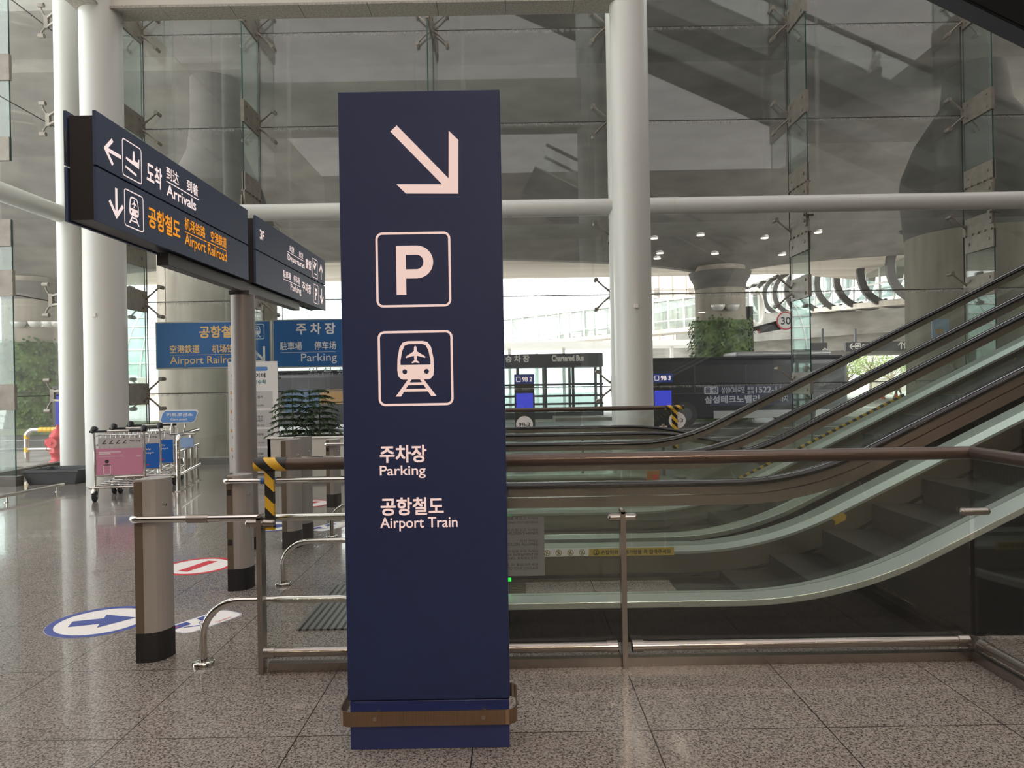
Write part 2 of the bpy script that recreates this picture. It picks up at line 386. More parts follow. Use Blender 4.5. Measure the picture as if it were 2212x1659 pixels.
# ------------------------------------------------------------------ the hall: floor, walls, ceiling
ZG = 15.2                                                 # glass facade
fl = MB()
HX0, HX1, HY0, HY1 = 1.25, 9.0, 8.75, 10.75               # the floor opening of the descending escalator
for (x0, x1, y0, y1) in ((-14, HX0, -12, ZG + .1), (HX1, 16, -12, ZG + .1), (HX0, HX1, -12, HY0), (HX0, HX1, HY1, ZG + .1)):
    fl.bx(x0, x1, y0, y1, -.25, 0)
tag(fl.build('floor', M_floor), 'speckled granite tile floor of the arrivals hall', kind='structure')
pit = MB(); pit.bx(HX0 - .1, HX0, HY0, HY1, -3.8, -.25); pit.bx(HX1, HX1 + .1, HY0, HY1, -3.8, -.25); pit.bx(HX0, HX1, HY0 - .1, HY0, -3.8, -.25)
pit.bx(HX0, HX1, HY1, HY1 + .1, -3.8, -.25); pit.bx(HX0, HX1, HY0, HY1, -3.9, -3.8)
tag(pit.build('wall_pit', M_dark), 'dark walls of the shaft below the descending escalator', kind='structure')
M_ceil = mat('ceiling_grey', '6a6660', .8)
YB = -12.0
c = MB(); c.bx(-14, 16, YB, ZG - .1, 14, 14.2); c = tag(c.build('ceiling', M_panel), 'high unseen ceiling of the hall, glowing as added fill light', kind='structure')  # the whole ceiling glows as added fill light for the hall
c = MB(); c.bx(-14, 16, YB - .2, YB, 0, 14); tag(c.build('wall_back', mat('hall_wall', '8a857d', .7)), 'wall behind the viewer', kind='structure')
c = MB(); c.bx(16, 16.2, YB, ZG, 0, 14); tag(c.build('wall_right', mat('hall_wall', '8a857d', .7)), 'plain wall at the escalator side of the hall', kind='structure')
c = MB(); c.bx(-14.2, -14, YB, 3, 0, 14); c.bx(-14, -9.4, 2.9, 3.0, 0, 14); tag(c.build('wall_left', mat('hall_wall', '8a857d', .7)), 'plain wall before the glass corner', kind='structure')
def downlight(x, y, z, r=.13):
    t = thing('downlight', 'small round recessed downlight of the hall ceiling', 'light', (x, y, z), 'recessed downlights')
    m = MB(); m.cyl((x, y, z), (x, y, z + .01), r, n=16); m.build('lamp', M_spot, t)
    m = MB(); m.lathe([(r, z), (r + .04, z), (r + .04, z + .05), (r, z + .05)], x, y, 16); m.build('trim_ring', M_case, t)
# a lower soffit behind the viewer carries the downlights and linear lamps that the floor mirrors
SOF = 5.2
c = MB(); c.bx(-14, 16, YB, -1.5, SOF, SOF + .3); tag(c.build('trim_1', M_ceil), 'lower soffit behind the viewer', kind='structure')
for x, y in ((-4.7, -7.2), (2.0, -7.1), (2.8, -7.2), (3.4, -7.6), (3.55, -7.2), (6.6, -7.3), (8.7, -7.15), (10.1, -7.7), (-1.3, -5.6), (0.2, -4.4), (-3, -3.4)):
    downlight(x, y, SOF - .015)
for x, y0, y1 in ((2.25, -5.25, -4.75), (2.25, -5.9, -5.35), (2.2, -4.6, -4.1), (3.02, -5.7, -4.9), (3.0, -4.6, -4.0)):
    t = thing('linear_lamp', 'slim linear lamp under the lower soffit', 'light', (x, (y0 + y1) / 2, SOF - .03), 'linear lamps')
    m = MB(); m.bx(x - .1, x + .1, y0, y1, SOF - .02, SOF - .01); m.build('diffuser', M_tubel, t); m = MB(); m.bx(x - .12, x + .12, y0 - .02, y1 + .02, SOF - .01, SOF); m.build('housing', M_case, t)

# ------------------------------------------------------------------ columns, tie tube, stone beam
def column(x, y, r, z1, label, base=True):
    t = thing('column', label, 'column', (x, y, 0), kind='structure')
    m = MB(); m.cyl((x, y, 0), (x, y, z1), r, n=40); m.build('shaft', M_white, t)
    return t
cA = column(2.07, 12.2, .315, 14, 'thick round white column standing before the glass, behind the escalator rails')
cB = column(-6.86, 12.2, .33, 14, 'thick round white column behind the luggage carts')
cC = column(2.17, 14.1, .225, 14, 'thinner white column close behind the thick one, by the escalators')
cD = column(-8.6, 14.1, .225, 14, 'thinner white column at the glass corner behind the carts')
for cx, cc in ((2.07, cA), (-6.86, cB)):
    m = MB(); m.bx(cx - .03, cx + .03, 12.2 - .345, 12.2 - .3, 2.8, 2.86); m.build('sensor_box', M_paper, cc)
t = thing('tie_beam', 'horizontal white steel tube across the glass wall', 'tube beam', (0, 14.1, 5.01), kind='structure')
m = MB(); m.cyl((-8.6, 14.1, 5.01), (16, 14.1, 5.01), .165, n=32); m.build('tube', M_white, t)
m = MB()
for x in (-.2, 3.2, 6.8, 10.4): m.cyl((x, 14.1, 5.01), (x + .012, 14.1, 5.01), .1665, n=32)
m.build('weld_ring', M_whitepl, t)
t = thing('tie_beam', 'white steel tube running along the side glass towards the corner column', 'tube beam', (-8.75, 9, 5.01), kind='structure')
m = MB(); m.cyl((-8.75, 2.5, 5.01), (-8.66, 14.1, 5.01), .165, n=32); m.build('tube', M_white, t)
t = thing('lintel', 'pale beam with a stone underside between the two thick columns', 'beam', (-2, 12.2, 7.95), kind='structure')
m = MB(); m.bx(-6.9, 2.3, 12.02, 12.42, 7.99, 9.2); m.bx(-7.15, -6.75, 4, 12.3, 7.99, 9.2); m.build('beam_body', M_whitepl, t)
m = MB()
for k in range(8): m.bx(-6.9 + k * 1.15, -6.9 + k * 1.15 + 1.143, 12.0, 12.44, 7.95, 7.99)
m.bx(-7.17, -6.73, 4, 12.3, 7.95, 7.99)
m.build('stone_facing', M_stone, t)

# ------------------------------------------------------------------ glass facade: bays of panes, glass fins, spider brackets
ROWS = [.12, 1.5, 3.43, 5.24, 7.08, 9.06, 11.0, 14.0]
JX = [-9.4, -7.67, -5.23, -1.56, 2.11, 5.91, 9.58, 13.2, 16.0]
def vfrac(v):
    for a, b in zip(ROWS, ROWS[1:]):
        if v[2] <= b + 1e-4: return (v[0], (v[2] - a) / (b - a) if v[2] < b - .02 else 1.0)
    return (v[0], 1)
for i in range(len(JX) - 1):
    w = thing('window_%d' % (i + 1), 'bay of the point-fixed glass wall', None, (JX[i], ZG, 0), kind='structure')
    m = MB(); s = MB(); m.uv = vfrac
    for a, b in zip(ROWS, ROWS[1:]):
        m.bx(JX[i] + .008, JX[i + 1] - .008, ZG, ZG + .02, a + .008, b - .008)
        s.bx(JX[i], JX[i + 1], ZG + .002, ZG + .016, b - .009, b + .009)
    s.bx(JX[i] - .01, JX[i] + .01, ZG + .002, ZG + .016, ROWS[0], 14)
    m.build('pane', M_glass, w); s.build('joint_seal', M_seal, w)
w = thing('window_9', 'side wall of point-fixed glass at the carts', None, (-9.4, 9, 0), kind='structure')
m = MB(); s = MB(); YJ = [3.0, 7.4, 11.2, ZG]
for a, b in zip(ROWS, ROWS[1:]):
    for y0, y1 in zip(YJ, YJ[1:]): m.bx(-9.42, -9.4, y0 + .008, y1 - .008, a + .008, b - .008)
    s.bx(-9.416, -9.404, 3, ZG, b - .009, b + .009)
for y in YJ[1:]: s.bx(-9.416, -9.404, y - .01, y + .01, .1, 14)
m.build('pane', M_glassL, w); s.build('joint_seal', M_seal, w)
m = MB(); m.bx(-9.4, 2.3, ZG - .16, ZG + .04, 0, .13); m.bx(2.3, 16, ZG - .16, ZG + .04, 0, .13); m.bx(-9.5, -9.3, 3, ZG, 0, .13)
tag(m.build('baseboard_glass', mat('sill_metal', '6f6a64', .45, .3)), 'low metal sill under the glass walls', kind='structure')
def spider(par, x, y, z, sides=(-1, 1), ver=(-1, 1), L=.31, name='spider_bracket'):
    m = MB(); m.box((x, y - .03, z), (.07, .1, .24))
    for q in (-1, 1): m.cyl((x, y - .1, z + q * .06), (x, y - .03, z + q * .06), .034, n=10)
    for sx in sides:
        for sz in ver:
            m.tube([(x + sx * .02, y - .07, z + sz * .05), (x + sx * L * .55, y - .075, z + sz * L * .55), (x + sx * L, y - .05, z + sz * L)], [.026, .018, .022], 8)
            m.cyl((x + sx * L, y - .09, z + sz * L), (x + sx * L, y + .1, z + sz * L), .042, n=12)
    return m.build(name, M_plate, par)
FIN0, FIN1 = 14.24, 15.12
def plate(par, x, z0, z1, bolts=True, name='clamp_plate'):
    m = MB(); m.bx(x - .034, x - .014, FIN0 - .02, FIN1, z0, z1); m.bx(x + .014, x + .034, FIN0 - .02, FIN1, z0, z1)
    m.bx(x - .014, x + .014, FIN0 - .02, FIN0 - .004, z0, z1)
    for y in (FIN0 + .12, FIN1 - .14):
        for z in (z0 + .09, z1 - .09):
            m.cyl((x - .05, y, z), (x + .05, y, z), .032, n=12)
    return m.build(name, M_plate, par)
def foot(par, x, up):
    """cast shoe that joins a fin to the tube: up=True stands on it, up=False hangs below it"""
    zt, zp, zc = (5.17, 5.5, 5.86) if up else (4.85, 4.5, 4.14)
    m = MB(); lo, hi = sorted((zp, zc)); m.bx(x - .034, x - .014, FIN0 - .02, FIN1, lo, hi); m.bx(x + .014, x + .034, FIN0 - .02, FIN1, lo, hi)
    for y in (FIN0 + .12, FIN1 - .14): m.cyl((x - .05, y, (lo + hi) / 2), (x + .05, y, (lo + hi) / 2), .032, n=12)
    m.prism([(FIN0 - .02, zp), (FIN1, zp), (FIN1, zt), (14.26, zt)], 'yz', x - .02, x + .02)
    for k in range(5):
        y = FIN0 + .03 + k * .2; m.cyl((x - .06, y, zp), (x + .06, y, zp), .024, n=8)
    e = .03 if up else -.03
    m.prism([(14.2, zt - e), (14.36, zt - e), (14.33, zt + 8 * e), (14.23, zt + 8 * e)], 'yz', x - .06, x - .035)
    m.cyl((x - .08, 14.28, zt + 4.6 * e), (x + .03, 14.28, zt + 4.6 * e), .03, n=10)
    m.cyl((x - .1, 14.24, zt + e), (x + .1, 14.24, zt + e), .022, n=8)
    return m.build('cast_shoe', M_plate, par)
FINLAB = {-7.67: 'glass fin with steel clamps just behind the thick column at the carts', -5.23: 'glass fin with steel clamps above the blue railroad sign',
          -1.56: 'edge-on glass fin that rises straight above the tall navy pylon sign', 2.11: 'glass fin with spider arms hidden behind the paired white columns',
          5.91: 'glass fin with steel clamps above the parked charcoal bus', 9.58: 'glass fin with steel clamps before the concrete pier by the escalators', 13.2: 'glass fin beside the far end of the escalators'}
for x in JX[1:-1]:
    f = thing('glass_fin', FINLAB[x], 'glass fin', (x, 14.7, 0), kind='structure')
    m = MB(); m.m = 0
    for z0, z1 in ((5.55, 14.0), (.1, 4.42)):
        m.m = 0; m.add([(x - .012, FIN0, z0), (x - .012, FIN1, z0), (x - .012, FIN1, z1), (x - .012, FIN0, z1)], [(0, 1, 2, 3)])
        m.add([(x + .012, FIN0, z0), (x + .012, FIN1, z0), (x + .012, FIN1, z1), (x + .012, FIN0, z1)], [(3, 2, 1, 0)])
        m.m = 1; m.bx(x - .012, x + .012, FIN0 - .003, FIN0, z0, z1); m.bx(x - .012, x + .012, FIN1, FIN1 + .003, z0, z1)
    m.build('fin_pane', [M_fin, M_edge], f)
    for z in (1.5, 3.43, 7.08, 9.06): plate(f, x, z - .22, z + .22)
    foot(f, x, True); foot(f, x, False)
    for z in (1.5, 3.43, 7.08, 9.06): spider(f, x, ZG - .03, z)
    spider(f, x, ZG - .03, 4.62, (-1, 1), (1,)); 
f = thing('glass_fin', 'glass fin of the side wall on a metal foot block, at the picture edge', 'glass fin', (-8.9, 12.2, 0), kind='structure')
m = MB(); m.m = 0
for z0, z1 in ((5.5, 14), (.15, 4.5)):
    m.m = 0; m.bx(-9.33, -8.42, 12.19, 12.21, z0, z1); m.m = 1; m.bx(-8.42, -8.416, 12.185, 12.215, z0, z1)
m.build('fin_pane', [M_fin, M_edge], f)
m = MB()
for z in (1.5, 3.43, 7.08, 9.06): m.bx(-9.35, -8.4, 12.165, 12.235, z - .22, z + .22)
m.build('clamp_plate', M_plate, f)
m = MB(); m.bx(-9.3, -8.36, 12.1, 12.3, 0, .16); m.build('foot_block', mat('sill_metal', '6f6a64'), f)
m = MB(); m.bx(-8.9, -8.42, 12.165, 12.235, 4.05, 4.5); m.bx(-8.9, -8.42, 12.165, 12.235, 5.5, 5.9); m.build('cast_shoe', M_plate, f)
f = thing('corner_bracket', 'steel spider brackets tying the glass corner to the thinner column', 'bracket', (-9.2, 14.5, 0), kind='structure')
for z in (1.5, 3.43, 7.08, 9.06):
    m = MB(); m.box((-9.3, 14.6, z), (.08, .08, .26)); m.bar((-9.28, 14.6, z + .09), (-8.75, 14.2, z + .11), .05, .04); m.bar((-9.28, 14.6, z - .09), (-8.75, 14.2, z - .11), .05, .04)
    for sz in (-1, 1):
        m.tube([(-9.32, 14.6, z + sz * .1), (-9.36, 14.55, z + sz * .2), (-9.38, 14.52, z + sz * .31)], .02, 8); m.cyl((-9.3, 14.52, z + sz * .31), (-9.42, 14.52, z + sz * .31), .045, n=12)
    m.build('spider_bracket', M_plate, f)

# ------------------------------------------------------------------ pylon sign
PX0, PX1, PY = W(751, 1500, 3.13)[0], W(1101, 1500, 3.13)[0], 3.13
px, H = (PX0 + PX1) / 2, 2.86
t = thing('pylon_sign', 'tall navy pylon sign with lit parking and airport train symbols', 'sign', (px, PY + .09, 0))
PW = PX1 - PX0
m = MB(); m.bx(PX0, PX1, PY, PY + .18, .215, H); m.build('panel', M_navy, t, .004)
m = MB(); m.bx(PX0 + .008, PX1 - .004, PY + .006, PY + .174, 0, .21); m.build('base', mat('pylon_base_navy', '263062', .4), t, .003)
k = PW / 350.0                                            # metres per photo pixel on the sign's face
m = MB(); m.map = face_y(PX0, PY, 0)
def P(u, v): return ((u - 741) * k, 0) if v is None else None
def sx(u, v): return (u - (727 + (v - 202) * .0172)) * k   # pixels on the face, the lean of the photo taken out
def sz(u, v): return H - (v - (202 - (u - 727) * .0185)) * k
def sp2(*q): return [(sx(u, v), sz(u, v)) for u, v in q]
AR = [(855, 274), (967, 388), (967, 285), (988, 305), (988, 421), (875, 421), (854, 401), (953, 401), (841, 287)]
m.poly(sp2(*AR), .0015); m.build('arrow', M_letter, t)
m = MB(); m.map = face_y(PX0, PY, 0)
def icon_train(m, cx, cz, s, wm=0, nm=1):
    """airport railway pictogram: train front with a plane in its window, on rails; s is the side of its square frame"""
    def q(pts, d, mi): m.m = mi; m.poly([(cx + x * s, cz + z * s) for x, z in pts], d)
    body = [(-.245, -.12), (-.235, -.20), (-.20, -.24), (-.17, -.25), (.17, -.25 + .0), (.20, -.24), (.235, -.20), (.245, -.12), (.24, .03), (.21, .18), (.165, .245), (.10, .262), (-.10, .262), (-.165, .245), (-.21, .18), (-.24, .03)]
    body = [(x, z + .10) for x, z in body]
    q(body, .0015, wm)
    q([(-.20, .045), (.20, .045), (.20, .10), (.175, .23), (.14, .305), (.09, .322), (-.09, .322), (-.14, .305), (-.175, .23), (-.20, .10)], .0022, nm)
    q([(0, .30), (.016, .28), (.02, .225), (.13, .155), (.13, .135), (.02, .165), (.014, .105), (.05, .082), (.05, .066), (0, .076), (-.05, .066), (-.05, .082), (-.014, .105), (-.02, .165), (-.13, .135), (-.13, .155), (-.02, .225), (-.016, .28)], .003, wm)
    for e in (-1, 1):
        m.m = nm; m.disc(cx + e * .145 * s, cz - .045 * s, .032 * s, .0022)
        q([(e * .105, -.15), (e * .055, -.15), (e * .20, -.375), (e * .272, -.375)], .0015, wm)
    q([(-.13, -.19), (.13, -.19), (.145, -.225), (-.145, -.225)], .0017, wm); q([(-.17, -.275), (.17, -.275), (.19, -.312), (-.19, -.312)], .0017, wm)
    m.m = wm
def icon_plane(m, cx, cz, s, arr=True):
    e = 1
    def q(pts): m.poly([(cx + x * s, cz + z * s) for x, z in pts], .0015)
    if arr:
        q([(-.32, -.02), (-.30, .05), (-.20, .03), (.02, .02), (.05, .30), (.12, .32), (.16, .06), (.30, .06), (.33, .16), (.38, .16), (.36, -.10), (-.10, -.06)]); q([(-.34, -.20), (.22, -.28), (.22, -.35), (-.34, -.26)])
    else:
        q([(-.33, .18), (-.25, .20), (-.12, .10), (.10, .28), (.22, .34), (.30, .30), (.02, -.02), (-.10, -.08), (-.26, .06)]); q([(-.02, .10), (-.18, .34), (-.10, .36), (.10, .20)]); q([(-.12, -.30), (.30, -.30), (.30, -.24), (-.12, -.24)])
uc, vc = 891, 585; m.rring(sx(uc, vc), sz(uc, vc), 162 * k, 162 * k, 15 * k, 5 * k, .0015)
x0, z0 = sx(855, 640), sz(855, 640)
m.poly([(x0, z0), (x0 + 21 * k, z0), (x0 + 21 * k, z0 + 106 * k), (x0, z0 + 106 * k)], .0015)
bo = [(x0 + 21 * k, z0 + 106 * k)] + [(x0 + 44 * k + 36 * k * math.sin(R(a)), z0 + 70.5 * k + 35.5 * k * math.cos(R(a))) for a in range(0, 181, 9)] + [(x0 + 21 * k, z0 + 35 * k)]
bi = [(x0 + 21 * k, z0 + 86 * k)] + [(x0 + 44 * k + 15 * k * math.sin(R(a)), z0 + 70.5 * k + 15.5 * k * math.cos(R(a))) for a in range(0, 181, 9)] + [(x0 + 21 * k, z0 + 55 * k)]; nb = len(bo)
m.add([m.map(x, z, .0015) for x, z in bo + bi], [(i, i + 1, nb + i + 1, nb + i) for i in range(nb - 1)])
m.build('parking_symbol', M_letter, t)
m = MB(); m.map = face_y(PX0, PY, 0); uc, vc = 896, 798; m.rring(sx(uc, vc), sz(uc, vc), 162 * k, 162 * k, 15 * k, 5 * k, .0015)
icon_train(m, sx(896, 798), sz(896, 798), 162 * k); m.build('train_symbol', [M_letter, M_navy], t)
m = MB(); m.map = face_y(PX0, PY, 0)
m.text('주차장', sx(819, 1003), sz(819, 1003), 38 * k, 101 * k, 'L', .028, .0015)
m.text('Parking', sx(819, 1036), sz(819, 1037), 28 * k, 99 * k, 'L', .012, .0015); m.build('lettering', M_letter, t)
m = MB(); m.map = face_y(PX0, PY, 0)
m.text('공항철도', sx(821, 1117), sz(821, 1117), 39 * k, 136 * k, 'L', .028, .0015)
m.text('Airport Train', sx(820, 1151), sz(820, 1151), 30 * k, 167 * k, 'L', .012, .0015)
m.build('lettering', M_letter, t)
# bumper ring
rw, rd = PW / 2 + .032, .145
P0 = rr_pts(px, PY + .09, 2 * rw, 2 * rd, .05, 5); P1 = rr_pts(px, PY + .09, 2 * rw - .012, 2 * rd - .012, .045, 5); n = len(P0)
m = MB(); z0, z1 = .128, .19
m.add([(x, y, z) for z in (z0, z1) for x, y in P0] + [(x, y, z) for z in (z0, z1) for x, y in P1],
      [f for i in range(n) for j in [(i + 1) % n] for f in ((i, j, n + j, n + i), (2 * n + j, 2 * n + i, 3 * n + i, 3 * n + j), (n + i, n + j, 3 * n + j, 3 * n + i), (j, i, 2 * n + i, 2 * n + j))])
m.build('bumper_ring', brushed('bumper_bronze', '8f7660', .32, (60, 1, 1), .85, .05), t)
for u in (809, 1044):
    m = MB(); x = W(u, 1551, PY - .06)[0]; m.cyl((x, PY + .09 - rd - .003, .16), (x, PY + .09 - rd + .02, .16), .0085, n=12)
    m.cyl((x, PY + .09 - rd + .006, .16), (x, PY + .02, .16), .012, n=8); m.build('screw', M_steel, t)

# ------------------------------------------------------------------ direction boards on a post
QX, QY = -2.65, 7.13
t = thing('direction_sign', 'navy direction boards with lit lettering on a grey round post', 'sign', (QX, QY, 0))
m = MB(); m.cyl((QX, QY, .12), (QX, QY, 2.5), .113, n=36); m.build('post', M_post, t)
m = MB(); m.cyl((QX, QY, 0), (QX, QY, .12), .115, n=32); m.build('base_sleeve', M_black, t)
m = MB(); m.bx(QX - .1, QX + .1, QY - .1, QY + .1, 2.5, 2.54); m.bx(QX - .045, QX + .045, 5.5, 8.9, 2.53, 2.63); m.build('support_arm', M_beamdk, t, .004)
def board(y0, y1):
    X1, X0 = -2.55, -2.75; z0, z1, zm = 2.632, 3.32, 2.975
    b = MB(); b.bx(X0 + .03, X1 - .02, y0, y1, z0 + .01, z1 - .03)
    pb = b.build('board_case', M_case, t)
    for a, c_ in ((z0, zm - .006), (zm + .006, z1)):
        for xa, xb in ((X1 - .02, X1), (X0, X0 + .02)):
            b = MB(); b.bx(xa, xb, y0 - .01, y1, a, c_); b.build('face_panel', M_navy2, t, .002)
    return X1
XB = board(4.47, 7.03); board(7.245, 9.93)
m = MB(); m.map = face_x(XB, 0, 0)
f_, u0 = FPX, 0
def yb(pxx): return 2.55 * FPX / (1106 - pxx + 6)          # photo column on the board's face -> distance
# first board, row 1 (arrivals) and row 2 (railroad)
def arrow(m, cy, cz, s, ang):
    c, q = math.cos(ang), math.sin(ang)
    for seg in (((-.5, 0), (.46, 0)), ((.5, .035), (.02, -.42)), ((.5, -.035), (.02, .42))):
        a, b = [(cy + (x * c - z * q) * s, cz + (x * q + z * c) * s) for x, z in seg]; m.line(a, b, .135 * s, .0016)
arrow(m, 4.65, 3.115, .19, math.pi); m.rring(4.885, 3.13, .25, .25, .025, .008, .0016); icon_plane(m, 4.885, 3.13, .25)
m.text('도착', 5.08, 3.045, .155, .22, 'L', .03, .0016); m.text('到达', 5.37, 3.155, .095, .2, 'L', .015, .0016); m.text('到着', 5.71, 3.155, .095, .2, 'L', .015, .0016)
m.line((5.37, 3.135), (5.93, 3.135), .008, .0016); m.text('Arrivals', 5.37, 3.03, .088, .5, 'L', .014, .0016)
m.build('lettering', M_white_l, t); m = MB(); m.map = face_x(XB, 0, 0); arrow(m, 4.68, 2.80, .19, -math.pi / 2); m.rring(4.9, 2.80, .25, .25, .025, .008, .0016); icon_train(m, 4.9, 2.80, .25, 0, 1)
# second board
m.build('lettering', [M_white_l, M_navy2], t); m = MB(); m.map = face_x(XB, 0, 0); m.text('3F', 7.36, 3.105, .1, .13, 'L', .03, .0016)
for a, s_, w in ((8.35, '出発', .17), (8.72, '出发', .17)): m.text(s_, a, 3.16, .075, w, 'L', .012, .0016)
m.line((8.26, 3.142), (8.93, 3.142), .007, .0016); m.text('Departures', 8.27, 3.03, .092, .67, 'L', .012, .0016)
m.text('출발', 8.99, 3.075, .12, .26, 'L', .03, .0016); m.rring(9.42, 3.13, .25, .25, .025, .008, .0016); icon_plane(m, 9.42, 3.13, .25, False); arrow(m, 9.72, 3.13, .2, math.pi / 2)
m.build('lettering', M_white_l, t); m = MB(); m.map = face_x(XB, 0, 0)
for a, s_, w in ((8.10, '駐車場', .27), (8.48, '停车场', .25)): m.text(s_, a, 2.825, .085, w, 'L', .012, .0016)
m.line((8.1, 2.805), (8.75, 2.805), .007, .0016); m.text('Parking', 8.36, 2.69, .1, .42, 'L', .012, .0016)
m.text('주차장', 8.83, 2.765, .12, .38, 'L', .03, .0016); m.rring(9.45, 2.80, .22, .25, .025, .008, .0016); m.text('P', 9.4, 2.72, .155, .11, 'L', .04, .0016); arrow(m, 9.73, 2.81, .2, -math.pi / 2)
m.build('lettering', M_white_l, t)
m = MB(); m.map = face_x(XB, 0, 0)
m.text('공항철도', 5.09, 2.735, .15, .49, 'L', .03, .0016); m.text('机场铁路', 5.66, 2.84, .095, .38, 'L', .015, .0016); m.text('空港鉄道', 6.15, 2.84, .095, .34, 'L', .015, .0016)
m.line((5.66, 2.82), (6.49, 2.82), .007, .0016); m.text('Airport Railroad', 5.66, 2.695, .115, .83, 'L', .012, .0016)
m.build('lettering', M_orange, t, label='backlit orange railroad lettering')
for y in (4.45, 7.225): m = MB(); m.bx(-2.735, -2.725, y, y + .004, 2.99, 3.2); m.build('hinge_pin', M_chrome, t)

# ------------------------------------------------------------------ blue signs hung on the glass
def blue_sign(x0, x1, z0, z1, label):
    t = thing('hanging_sign', label, 'sign', ((x0 + x1) / 2, ZG - .3, z0))
    m = MB(); m.bx(x0, x1, ZG - .3, ZG - .22, z0, z1); m.build('frame', mat('sign_frame_grey', '8f8d88', .4, .4), t, .004)
    m = MB(); m.bx(x0 + .025, x1 - .025, ZG - .305, ZG - .26, z0 + .03, z1 - .025); m.build('panel', M_blue, t)
    for x in (x0 + .2, x1 - .2): m = MB(); m.cyl((x, ZG - .26, z1), (x, ZG - .26, 4.9), .008, n=8); m.bar((x, ZG - .26, 4.9), (x, 14.2, 4.95), .01, .01); m.build('hanger_rod', M_steel, t)
    return t
zs = ZG - .3
a, b = W(337, 798, zs), W(584, 692, zs)
t = blue_sign(a[0], b[0], a[2], b[2], 'blue hanging sign for the airport railroad with gold lettering'); X0, Z0, ppm = a[0], a[2], zs / FPX
m = MB(); m.map = face_y(X0, zs - .005, Z0)
m.text('공항철도', 95 * ppm, 66 * ppm, 26 * ppm, 95 * ppm, 'L', .03, .001); m.text('空港鉄道', 31 * ppm, 34 * ppm, 18 * ppm, 64 * ppm, 'L', .015, .001); m.text('机场铁路', 122 * ppm, 34 * ppm, 18 * ppm, 64 * ppm, 'L', .015, .001)
m.line((31 * ppm, 30 * ppm), (186 * ppm, 30 * ppm), .006, .001); m.text('Airport Railroad', 31 * ppm, 6 * ppm, 21 * ppm, 156 * ppm, 'L', .0, .001)
m.build('lettering', M_gold, t)
m = MB(); m.map = face_y(X0, zs - .005, Z0); m.m = 0
m.rring(219 * ppm, 78 * ppm, 33 * ppm, 33 * ppm, 4 * ppm, 1.2 * ppm, .001); icon_train(m, 219 * ppm, 78 * ppm, 33 * ppm, 0, 1); m.m = 0
for s_ in (((205, 45), (232, 18)), ((232, 14), (200, 14)), ((234, 12), (234, 46))): m.line(*[(q[0] * ppm, q[1] * ppm) for q in s_], 5 * ppm, .001)
m.build('symbol', [M_silver, M_blue], t)
a, b = W(590, 795, zs), W(872, 686, zs)
t = blue_sign(a[0], b[0], a[2], b[2], 'blue hanging sign for parking with silver lettering'); X0, Z0 = a[0], a[2]
m = MB(); m.map = face_y(X0, zs - .005, Z0)
m.text('주 차 장', 51 * ppm, 71 * ppm, 25 * ppm, 85 * ppm, 'L', .03, .001); m.text('駐車場', 16 * ppm, 38 * ppm, 18 * ppm, 47 * ppm, 'L', .015, .001); m.text('停车场', 90 * ppm, 38 * ppm, 18 * ppm, 47 * ppm, 'L', .015, .001)
m.line((16 * ppm, 33 * ppm), (136 * ppm, 33 * ppm), .006, .001); m.text('Parking', 61 * ppm, 8 * ppm, 22 * ppm, 77 * ppm, 'L', .0, .001)
m.rring(200 * ppm, 70 * ppm, 40 * ppm, 40 * ppm, 5 * ppm, 1.5 * ppm, .001); m.text('P', 191 * ppm, 57 * ppm, 26 * ppm, None, 'L', .03, .001)
m.build('lettering', M_silver, t)

# ------------------------------------------------------------------ glass guardrails
def hazard(name, base):
    """yellow tape with slanted black stripes"""
    m = mat(name, 'd8ab2c', .45); nt = m.node_tree; N = nt.nodes; L = nt.links; b = N['Principled BSDF']
    t = N.new('ShaderNodeTexCoord'); s = N.new('ShaderNodeSeparateXYZ'); L.new(t.outputs['Object'], s.inputs[0])
    a = N.new('ShaderNodeMath'); a.operation = 'ADD'; L.new(s.outputs['X'], a.inputs[0]); L.new(s.outputs['Z'], a.inputs[1])
    k = N.new('ShaderNodeMath'); k.operation = 'MULTIPLY'; k.inputs[1].default_value = base; L.new(a.outputs[0], k.inputs[0])
    f = N.new('ShaderNodeMath'); f.operation = 'FRACT'; L.new(k.outputs[0], f.inputs[0])
    g = N.new('ShaderNodeMath'); g.operation = 'GREATER_THAN'; g.inputs[1].default_value = .5; L.new(f.outputs[0], g.inputs[0])
    c = N.new('ShaderNodeMix'); c.data_type = 'RGBA'; L.new(g.outputs[0], c.inputs[0]); c.inputs[6].default_value = lin('cda22c'); c.inputs[7].default_value = lin('1c1b1a')
    L.new(c.outputs[2], b.inputs['Base Color']); return m
M_haz = hazard('hazard_tape', 7.5)
GY = 4.02
t = thing('glass_guardrail', 'glass guardrail with bronze top rail in front of the nearest escalator', 'railing', (.6, GY, 0))
m = MB(); m.cyl((-1.4, GY, 1.155), (2.55, GY, 1.155), .036, n=20); m.ball((2.55, GY, 1.155), .036, 14); m.cyl((2.55, GY, 1.155), (2.55, .9, 1.155), .036, n=20)
m.build('top_rail', M_dkrail, t)
m = MB(); m.cyl((-1.44, GY, 1.155), (-1.26, GY, 1.155), .0385, n=20); m.bx(-1.385, -1.335, GY - .014, GY + .014, .79, 1.13); m.build('hazard_tape', M_haz, t)
for x in (-1.41, .6):
    m = MB(); m.bx(x - .014, x + .014, GY - .05, GY + .02, 0, .865); m.cyl((x, GY - .05, .865), (x, GY + .02, .865), .014, n=10)
    m.cyl((x - .065, GY - .02, .83), (x + .065, GY - .02, .83), .022, n=12); m.ball((x - .065, GY - .02, .83), .022, 8); m.ball((x + .065, GY - .02, .83), .022, 8)
    m.build('post', M_warm, t)
